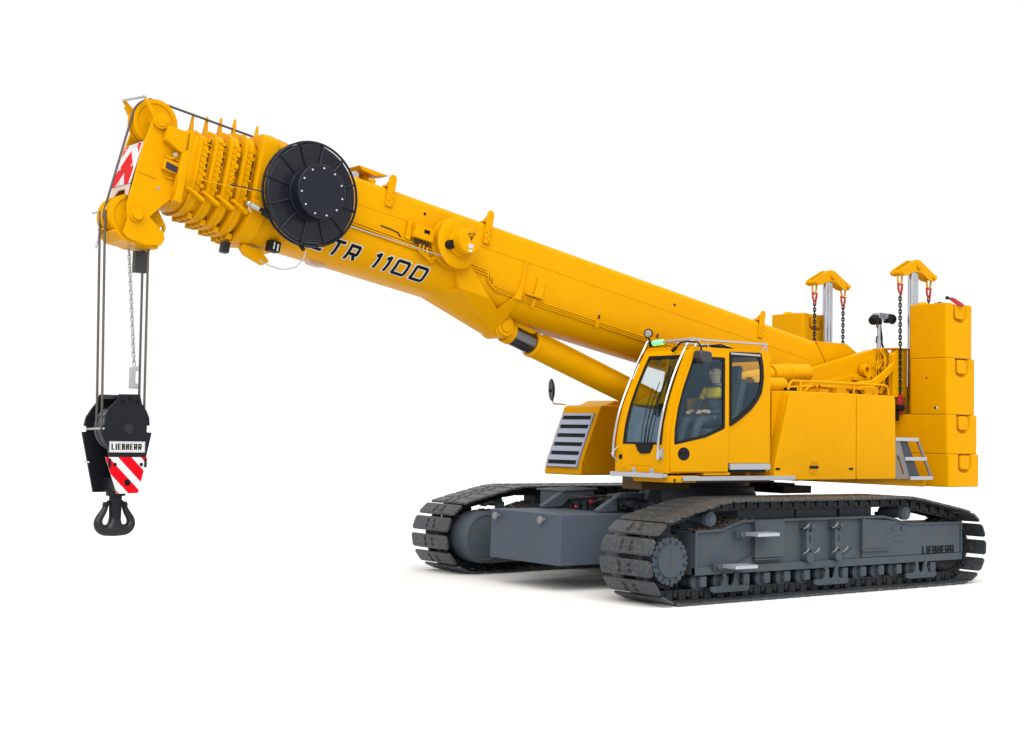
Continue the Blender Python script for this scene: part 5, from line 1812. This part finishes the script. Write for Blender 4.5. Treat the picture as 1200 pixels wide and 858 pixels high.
# along the boom top over the head sheave, down the front to the lower sheaves
cu_ = B2U(8.715, .10, .405)
R1 = .252
a0 = radians(95 + 9.77)
top_pts = [B2U(-2.6, -.12, .525), B2U(5.0, -.12, .525), B2U(6.9, -.05, .56), B2U(7.3, .02, .66)]
arc = []
for i in range(16):
    a = radians(80) - radians(80 - 13) * i / 15
    arc.append(cu_ + Vector((R1 * cos(a), 0, R1 * sin(a))))
clw = B2U(8.79, 0, -.645)
R2 = .232
front = [Vector((clw.x + R2 + .0, .08, clw.z - .10))]
rp_(top_pts + arc + [Vector((clw.x + R2 * cos(radians(13)), .0, clw.z + R2 * sin(radians(13)))), Vector((clw.x + R2, .0, clw.z - .02))], 'rope_run')
ch_ = Vector((8.745, 0, 1.97))
R3 = .225
for yy, yh in ((-.09, -.09), (.04, .04)):
    rp_([(clw.x + R2, yy, clw.z + .05), (clw.x + R2, yy, clw.z - .05), (ch_.x + R3, yh, ch_.z + .25), (ch_.x + R3 + .0, yh, ch_.z)] + [(ch_.x + R3 * cos(a), yh, ch_.z + R3 * sin(a)) for a in [-pi * i / 14 for i in range(1, 14)]], 'rope_fall')
    rp_([(clw.x - R2, yy + .05, clw.z - .30), (clw.x - R2, yy + .05, clw.z - .4), (ch_.x - R3 + .01, yh + .05, ch_.z + .2), (ch_.x - R3, yh + .05, ch_.z)], 'rope_fall')
# rope end socket
sk = MB().prism([(clw.x - R2 - .07, clw.z - .33), (clw.x - R2 + .09, clw.z - .33), (clw.x - R2 + .09, clw.z - .56), (clw.x - R2 - .05, clw.z - .56)], -.10, -.02)
for v in sk.v: v -= RB
sk.build('rope_socket', paint('dark_socket', (.03, .03, .034), .5, .1, 5), rope, bevel=.006)

# hook block
SHV = paint('worn_sheave_steel', (.06, .065, .08), .35, .2, 8, metal=.5)
HB = Vector((8.76, 0, .87))
hook = empty('hook_block', M=MU @ Matrix.Translation(HB))
tag(hook, 'black crane hook block with red and white striped plate hanging from the hoist ropes', 'hook block')
ch1 = [(8.86, 2.32), (8.63, 2.325), (8.605, 2.225), (8.555, 2.16), (8.522, 2.09), (8.512, 2.005), (8.545, 2.0), (8.545, 1.935), (8.488, 1.93), (8.62, 1.305), (8.855, 1.30), (8.97, 1.79), (9.03, 1.90), (9.04, 1.97), (9.00, 2.02), (9.00, 2.09), (8.96, 2.18), (8.90, 2.235), (8.885, 2.26)]


def hk(mbx, name, mat, parent=hook, **k):
    for v in mbx.v: v -= HB
    return mbx.build(name, mat, parent, **k)


hol2 = [circ(8.82, 2.245, .022, 12), circ(8.74, 2.275, .022, 12), circ(8.665, 2.245, .022, 12)]
near = hk(plate(ch1, [], .17, .205), 'cheek_plate', BLK, bevel=.006)
far = hk(plate([(8.905, 2.32), (8.63, 2.32), (8.605, 2.225), (8.525, 2.09), (8.49, 1.92), (8.62, 1.305), (8.945, 1.30), (9.085, 1.925), (9.035, 1.93), (9.035, 1.985), (9.065, 1.99), (9.045, 2.08), (8.98, 2.18), (8.93, 2.24)], [], -.205, -.17), 'cheek_plate', BLK, bevel=.006)
for hx, hz in ((8.82, 2.245), (8.74, 2.275), (8.665, 2.245)):
    hk(MB().cyl((hx, .203, hz), (hx, .2065, hz), .022, n=16), 'pin_hole', BLKT, near)
hk(MB().box(8.64, 8.90, -.17, .17, 2.27, 2.305).box(8.60, 8.68, -.17, .17, 1.34, 1.9).box(8.70, 8.85, -.17, .17, 1.32, 1.46), 'spacer', BLK, bevel=.006)
for yy in (-.09, .0, .09):
    pr = [(.03, .03), (R3 - .03, .03), (R3 + .012, .034), (R3 - .012, .006), (R3 - .012, -.006), (R3 + .012, -.034), (R3 - .03, -.03), (.03, -.03)]
    hk(MB().ring(pr, (ch_.x, yy, ch_.z), (0, 1, 0), 48), 'sheave', SHV)
hk(MB().cyl((8.745, -.225, 1.97), (8.745, .2065, 1.97), .052, n=24), 'sheave_pin', paint('dark_pin', (.004, .004, .005), .5, .1, 5))
hk(MB().tube([(9.03, -.19, 1.955), (9.03, .12, 1.965), (9.02, .215, 1.965)], .012, 8), 'guard_pin', GALV)
# sign with lettering on the near cheek
sg_ = hk(MB().box(8.565, 8.95, .2045, .210, 1.725, 1.835), 'name_sign', WHT)
hk(plate([(8.562, 1.722), (8.953, 1.722), (8.953, 1.838), (8.562, 1.838)], [[(8.569, 1.729), (8.946, 1.729), (8.946, 1.831), (8.569, 1.831)]], .2045, .2125), 'sign_border', paint('blue_grey_border', (.25, .27, .30), .5, .1, 5), sg_)
H_, ws, stv, gp = .054, .50, .0135, .0095
wt = text_width('LIEBHERR', H_, ws, stv, gp) + stv
kx = .345 / wt
letters('LIEBHERR', H_, ws * kx, stv, gp * kx, lambda u, v, n_: Vector((8.922 - u, .210 + n_, 1.755 + v)) - HB, .002, .002, name='lettering', mat=BLKT, parent=sg_, hs=.0078)
# striped plate
q4 = [(8.99, 1.675), (8.535, 1.675), (8.625, 1.305), (8.855, 1.30)]
stp = hk(MB().prism(q4, .2045, .2105), 'striped_plate', WHT)


def clip_poly(poly, a, b, c_):
    out = []
    for i in range(len(poly)):
        p, q = poly[i], poly[(i + 1) % len(poly)]
        dp, dq = a * p[0] + b * p[1] - c_, a * q[0] + b * q[1] - c_
        if dp >= 0: out.append(p)
        if dp * dq < 0:
            t_ = dp / (dp - dq)
            out.append((p[0] + t_ * (q[0] - p[0]), p[1] + t_ * (q[1] - p[1])))
    return out


# diagonal bands falling towards -x: coordinate w = x + z*? ; bands perpendicular
cx0, cz0 = 8.745, 1.49
dirv = Vector((.70, -.70)).normalized()    # across the bands
for lo, hi in ((-.331, -.229), (-.156, -.054), (.019, .121), (.194, .30)):
    pl2 = clip_poly(q4, dirv.x, dirv.y, dirv.x * cx0 + dirv.y * cz0 + lo)
    if len(pl2) > 2: pl2 = clip_poly(pl2, -dirv.x, -dirv.y, -(dirv.x * cx0 + dirv.y * cz0 + hi))
    if len(pl2) > 2:
        hk(MB().prism(pl2, .209, .2125), 'red_stripe', REDS, stp, smooth=False)
for xx, zz in ((8.745, 1.415),):
    hk(MB().cyl((xx, .209, zz), (xx, .2145, zz), .034, n=24), 'plate_hole', BLKT, stp)
for xx, zz in ((8.885, 1.60), (8.60, 1.60)):
    hk(MB().cyl((xx, .209, zz), (xx, .2145, zz), .018, n=14), 'plate_hole', BLKT, stp)
for xx in (8.945, 8.555):
    hk(MB().box(xx - .014, xx + .012, .20, .222, 1.57, 1.66), 'plate_clip', BLK, stp, bevel=.004)
hk(MB().box(9.0, 9.06, -.212, -.165, 1.605, 1.622), 'reflective_mark', WHT, far)
# shank and ramshorn hook
hk(MB().cyl((8.775, 0, 1.02), (8.775, 0, 1.35), .062, .068, n=24).cyl((8.775, 0, 1.27), (8.775, 0, 1.33), .10, n=24), 'hook_shank', BLK, bevel=.006)
bmh = bpy.data.meshes.new('ram_horn_hook')
pts_h, rad_h, edg = [], [], []
def addp(x, z, r):
    pts_h.append((x - HB.x, 0, z - HB.z)); rad_h.append(r); return len(pts_h) - 1
m0 = addp(8.778, 1.12, .058)
m1 = addp(8.778, 1.01, .060)
m2 = addp(8.778, .93, .062)
edg += [(m0, m1), (m1, m2)]
for sgn in (1, -1):
    prev_ = m2
    for dx, z, r in ((.07, .915, .066), (.13, .915, .066), (.180, .945, .060), (.198, .995, .052), (.178, 1.05, .043), (.140, 1.095, .038), (.115, 1.145, .033), (.102, 1.205, .026)):
        i_ = addp(8.778 + sgn * dx * .93, z, r)
        edg.append((prev_, i_)); prev_ = i_
bmh.from_pydata(pts_h, edg, [])
hko = bpy.data.objects.new('ram_horn_hook', bmh)
COL.objects.link(hko)
sm = hko.modifiers.new('skin', 'SKIN')
for i_, v in enumerate(bmh.skin_vertices[0].data):
    v.radius = (rad_h[i_], rad_h[i_])
    v.use_root = (i_ == 1)
ss = hko.modifiers.new('sub', 'SUBSURF'); ss.levels = 2; ss.render_levels = 2
dg = bpy.context.evaluated_depsgraph_get()
dg.update()
me = bpy.data.meshes.new_from_object(hko.evaluated_get(dg))
bpy.data.objects.remove(hko)
ho_ = link('ram_horn_hook', me, paint('hook_forging', (.008, .008, .010), .32, .15, 6, bump=.05, spec=.3), hook, None, sharp=80)
for sgn in (1, -1):
    hk(MB().prism([(8.778 + sgn * .07, 1.20), (8.778 + sgn * .12, 1.21), (8.778 + sgn * .13, 1.17), (8.778 + sgn * .09, 1.13)], -.03, .03).tube([(8.778 + sgn * .07, 0, 1.22), (8.778 + sgn * .12, 0, 1.14)], .016, 8), 'safety_latch', BLK, bevel=.004)

# limit chain with its weight
LW = Vector((8.62, 0.02, 2.36))
lim = empty('limit_weight', M=MU @ Matrix.Translation(LW))
tag(lim, 'small galvanised hoist limit weight hanging on a thin chain above the hook block', 'limit weight')
pt0, pt1 = Vector((8.725, .02, 3.88)), Vector((8.625, .02, 2.63))
chain_links(pt1 - LW, pt0 - LW, .046, .0068, .015).build('chain_links', GALV, lim)
wtm = plate([(8.672, 2.39), (8.672, 2.61), (8.575, 2.625), (8.575, 2.575), (8.612, 2.57), (8.612, 2.445), (8.575, 2.44), (8.575, 2.385)], [], 0.0, .04)
for v in wtm.v: v -= LW
wtm.build('weight', GALV, lim, bevel=.008)

# ================================================================== OPERATOR in the cab
def skinned(name, nodes, edges, root, sub=2):
    me = bpy.data.meshes.new(name)
    me.from_pydata([p for p, r in nodes], edges, [])
    o = bpy.data.objects.new(name, me)
    COL.objects.link(o)
    o.modifiers.new('skin', 'SKIN').use_smooth_shade = True
    for i, v in enumerate(me.skin_vertices[0].data):
        r = nodes[i][1]
        v.radius = r if isinstance(r, tuple) else (r, r)
        v.use_root = (i == root)
    s = o.modifiers.new('sub', 'SUBSURF'); s.levels = sub; s.render_levels = sub
    dg = bpy.context.evaluated_depsgraph_get(); dg.update()
    m2 = bpy.data.meshes.new_from_object(o.evaluated_get(dg))
    bpy.data.objects.remove(o)
    return m2


PX, PY, PZ = 0.86, 1.16, 2.10          # seat point
op = empty('person', M=MU @ Matrix.Translation((PX, PY, PZ)))
tag(op, 'seated operator in a dark jacket with a yellow chest, inside the cab', 'person')
nodes = [((0, 0, .10), (.14, .16)),            # 0 pelvis
         ((.02, 0, .26), (.12, .15)), ((.03, 0, .42), (.13, .18)), ((.03, 0, .52), (.10, .17)),   # 1..3 spine to collar
         ((.04, 0, .60), .058), ((.055, 0, .655), .06), ((.07, 0, .735), (.092, .078)), ((.075, 0, .80), (.088, .074)), ((.07, 0, .845), .055)]
ed = [(i, i + 1) for i in range(8)]
for sgn in (1, -1):
    b0 = len(nodes)
    nodes += [((.03, sgn * .20, .50), .062), ((.10, sgn * .235, .33), .052), ((.16, sgn * .23, .22), .046), ((.28, sgn * .18, .215), .038), ((.37, sgn * .12, .225), .030)]
    ed += [(3, b0), (b0, b0 + 1), (b0 + 1, b0 + 2), (b0 + 2, b0 + 3), (b0 + 3, b0 + 4)]
    h0 = b0 + 4
    hp_ = Vector(nodes[h0][0])
    palm = len(nodes)
    nodes.append((tuple(hp_ + Vector((.05, -sgn * .02, .0))), (.022, .036)))
    ed.append((h0, palm))
    for f, (dy, L_) in enumerate(((-.030, .062), (-.010, .072), (.010, .068), (.028, .052))):
        k1 = len(nodes)
        p0 = hp_ + Vector((.075, -sgn * .02 + dy, 0))
        nodes += [(tuple(p0), .0105), (tuple(p0 + Vector((L_ * .5, -sgn * .006, -.008))), .0095), (tuple(p0 + Vector((L_ * .75, -sgn * .01, -.035))), .0085)]
        ed += [(palm, k1), (k1, k1 + 1), (k1 + 1, k1 + 2)]
    k1 = len(nodes)
    nodes += [(tuple(hp_ + Vector((.045, -sgn * .055, .012))), .012), (tuple(hp_ + Vector((.085, -sgn * .075, .008))), .0095)]
    ed += [(palm, k1), (k1, k1 + 1)]
    l0 = len(nodes)
    nodes += [((.06, sgn * .10, .08), .095), ((.30, sgn * .12, .11), .080), ((.50, sgn * .12, .11), .066), ((.58, sgn * .12, -.10), .055), ((.60, sgn * .12, -.34), .042), ((.62, sgn * .12, -.42), .045), ((.76, sgn * .13, -.45), .038)]
    ed += [(0, l0)] + [(l0 + i, l0 + i + 1) for i in range(6)]
me = skinned('body', nodes, ed, 0)
body = link('body', me, [CLO, SKIN, CLOY, RUB], op, None, sharp=80)
for p in me.polygons:
    c = p.center
    arm_hand = c.x > .345 and c.z > .15
    if c.z > .575 or arm_hand and abs(c.y) < .2 and c.z > .18: p.material_index = 1
    elif c.z > .40 and c.z < .545 and abs(c.y) < .26: p.material_index = 2
    elif c.z < -.38: p.material_index = 3
    else: p.material_index = 0
# face and hair
MB().sph((.052, 0, .812), .090, 20, (1.02, .92, .76)).sph((.018, 0, .765), .084, 16, (.95, .95, 1.05)).build('hair', HAIR, op)
MB().hull([(.155, .012, .745), (.155, -.012, .745), (.150, .0, .785), (.188, .0, .738), (.15, .0, .73)]).build('nose', SKIN, op)
for sgn in (1, -1):
    MB().sph((.143, sgn * .034, .772), .012, 10).build('eye', paint('eye_dark', (.05, .03, .02), .3, .1, 5), op)
    MB().sph((.065, sgn * .083, .755), .022, 10, (.8, .35, 1.2)).build('ear', SKIN, op)
MB().sph((.150, 0, .705), .018, 10, (.5, 1.1, .4)).build('mouth', paint('lips', (.30, .12, .10), .5, .1, 8), op)
MB().ring([(.062, 0), (.085, -.03), (.095, -.03), (.070, .03)], (.045, 0, .585), (.12, 0, 1), 24).build('collar', CLO, op)


# ------------------------------------------------------------------ pieces that lie apart become parts of their own
def split_apart(o, tol=.004):
    me = o.data
    n_ = len(me.vertices)
    par = list(range(n_))

    def find(a):
        while par[a] != a:
            par[a] = par[par[a]]
            a = par[a]
        return a
    for p_ in me.polygons:
        v0 = find(p_.vertices[0])
        for v in p_.vertices[1:]:
            par[find(v)] = v0
    comp = {}
    for i in range(n_): comp.setdefault(find(i), []).append(i)
    comps = list(comp.values())
    bbs = []
    for c_ in comps:
        xs = [me.vertices[i].co for i in c_]
        bbs.append(([min(p[k] for p in xs) - tol for k in range(3)], [max(p[k] for p in xs) + tol for k in range(3)]))
    cp = list(range(len(comps)))

    def fc(a):
        while cp[a] != a: a = cp[a]
        return a
    for i in range(len(comps)):
        for j in range(i):
            if all(bbs[i][0][k] <= bbs[j][1][k] and bbs[j][0][k] <= bbs[i][1][k] for k in range(3)):
                cp[fc(i)] = fc(j)
    groups = {}
    for i in range(len(comps)): groups.setdefault(fc(i), []).extend(comps[i])
    if len(groups) < 2: return
    gs = list(groups.values())
    for k_, vs_ in enumerate(gs[1:] + [gs[0]]):
        keep = set(vs_)
        bm = bmesh.new()
        bm.from_mesh(me)
        bm.verts.ensure_lookup_table()
        bmesh.ops.delete(bm, geom=[v for v in bm.verts if v.index not in keep], context='VERTS')
        if k_ < len(gs) - 1:
            m2 = me.copy()
            bm.to_mesh(m2)
            c_ = o.copy()
            c_.data = m2
            COL.objects.link(c_)
        else:
            bm.to_mesh(me)
        bm.free()


SPLIT = {'mounting_lug', 'reinforcing_plate', 'frame_plate', 'hydraulic_hose', 'hydraulic_motor', 'roof_fitting', 'support_gusset', 'boom_foot_plate', 'bolt', 'latch_slot', 'cab_mount', 'cab_mount_plate', 'valve_block', 'valve_knob', 'ballast_ram', 'mast_cable', 'sun_blind', 'spacer', 'interior_lining', 'switch_label', 'cable_clip', 'lock_knob', 'lock_lug', 'roof_wiper', 'wiper', 'dashboard', 'lamp_bracket', 'winch', 'section_tube', 'bottom_pad', 'weld_seam', 'hair', 'rail_bracket', 'beacon_bracket', 'yoke_pin'}
for o in list(bpy.data.objects):
    if o.type == 'MESH' and o.parent and o.name.split('.')[0] in SPLIT and not o.children and o.data.users == 1:
        split_apart(o)
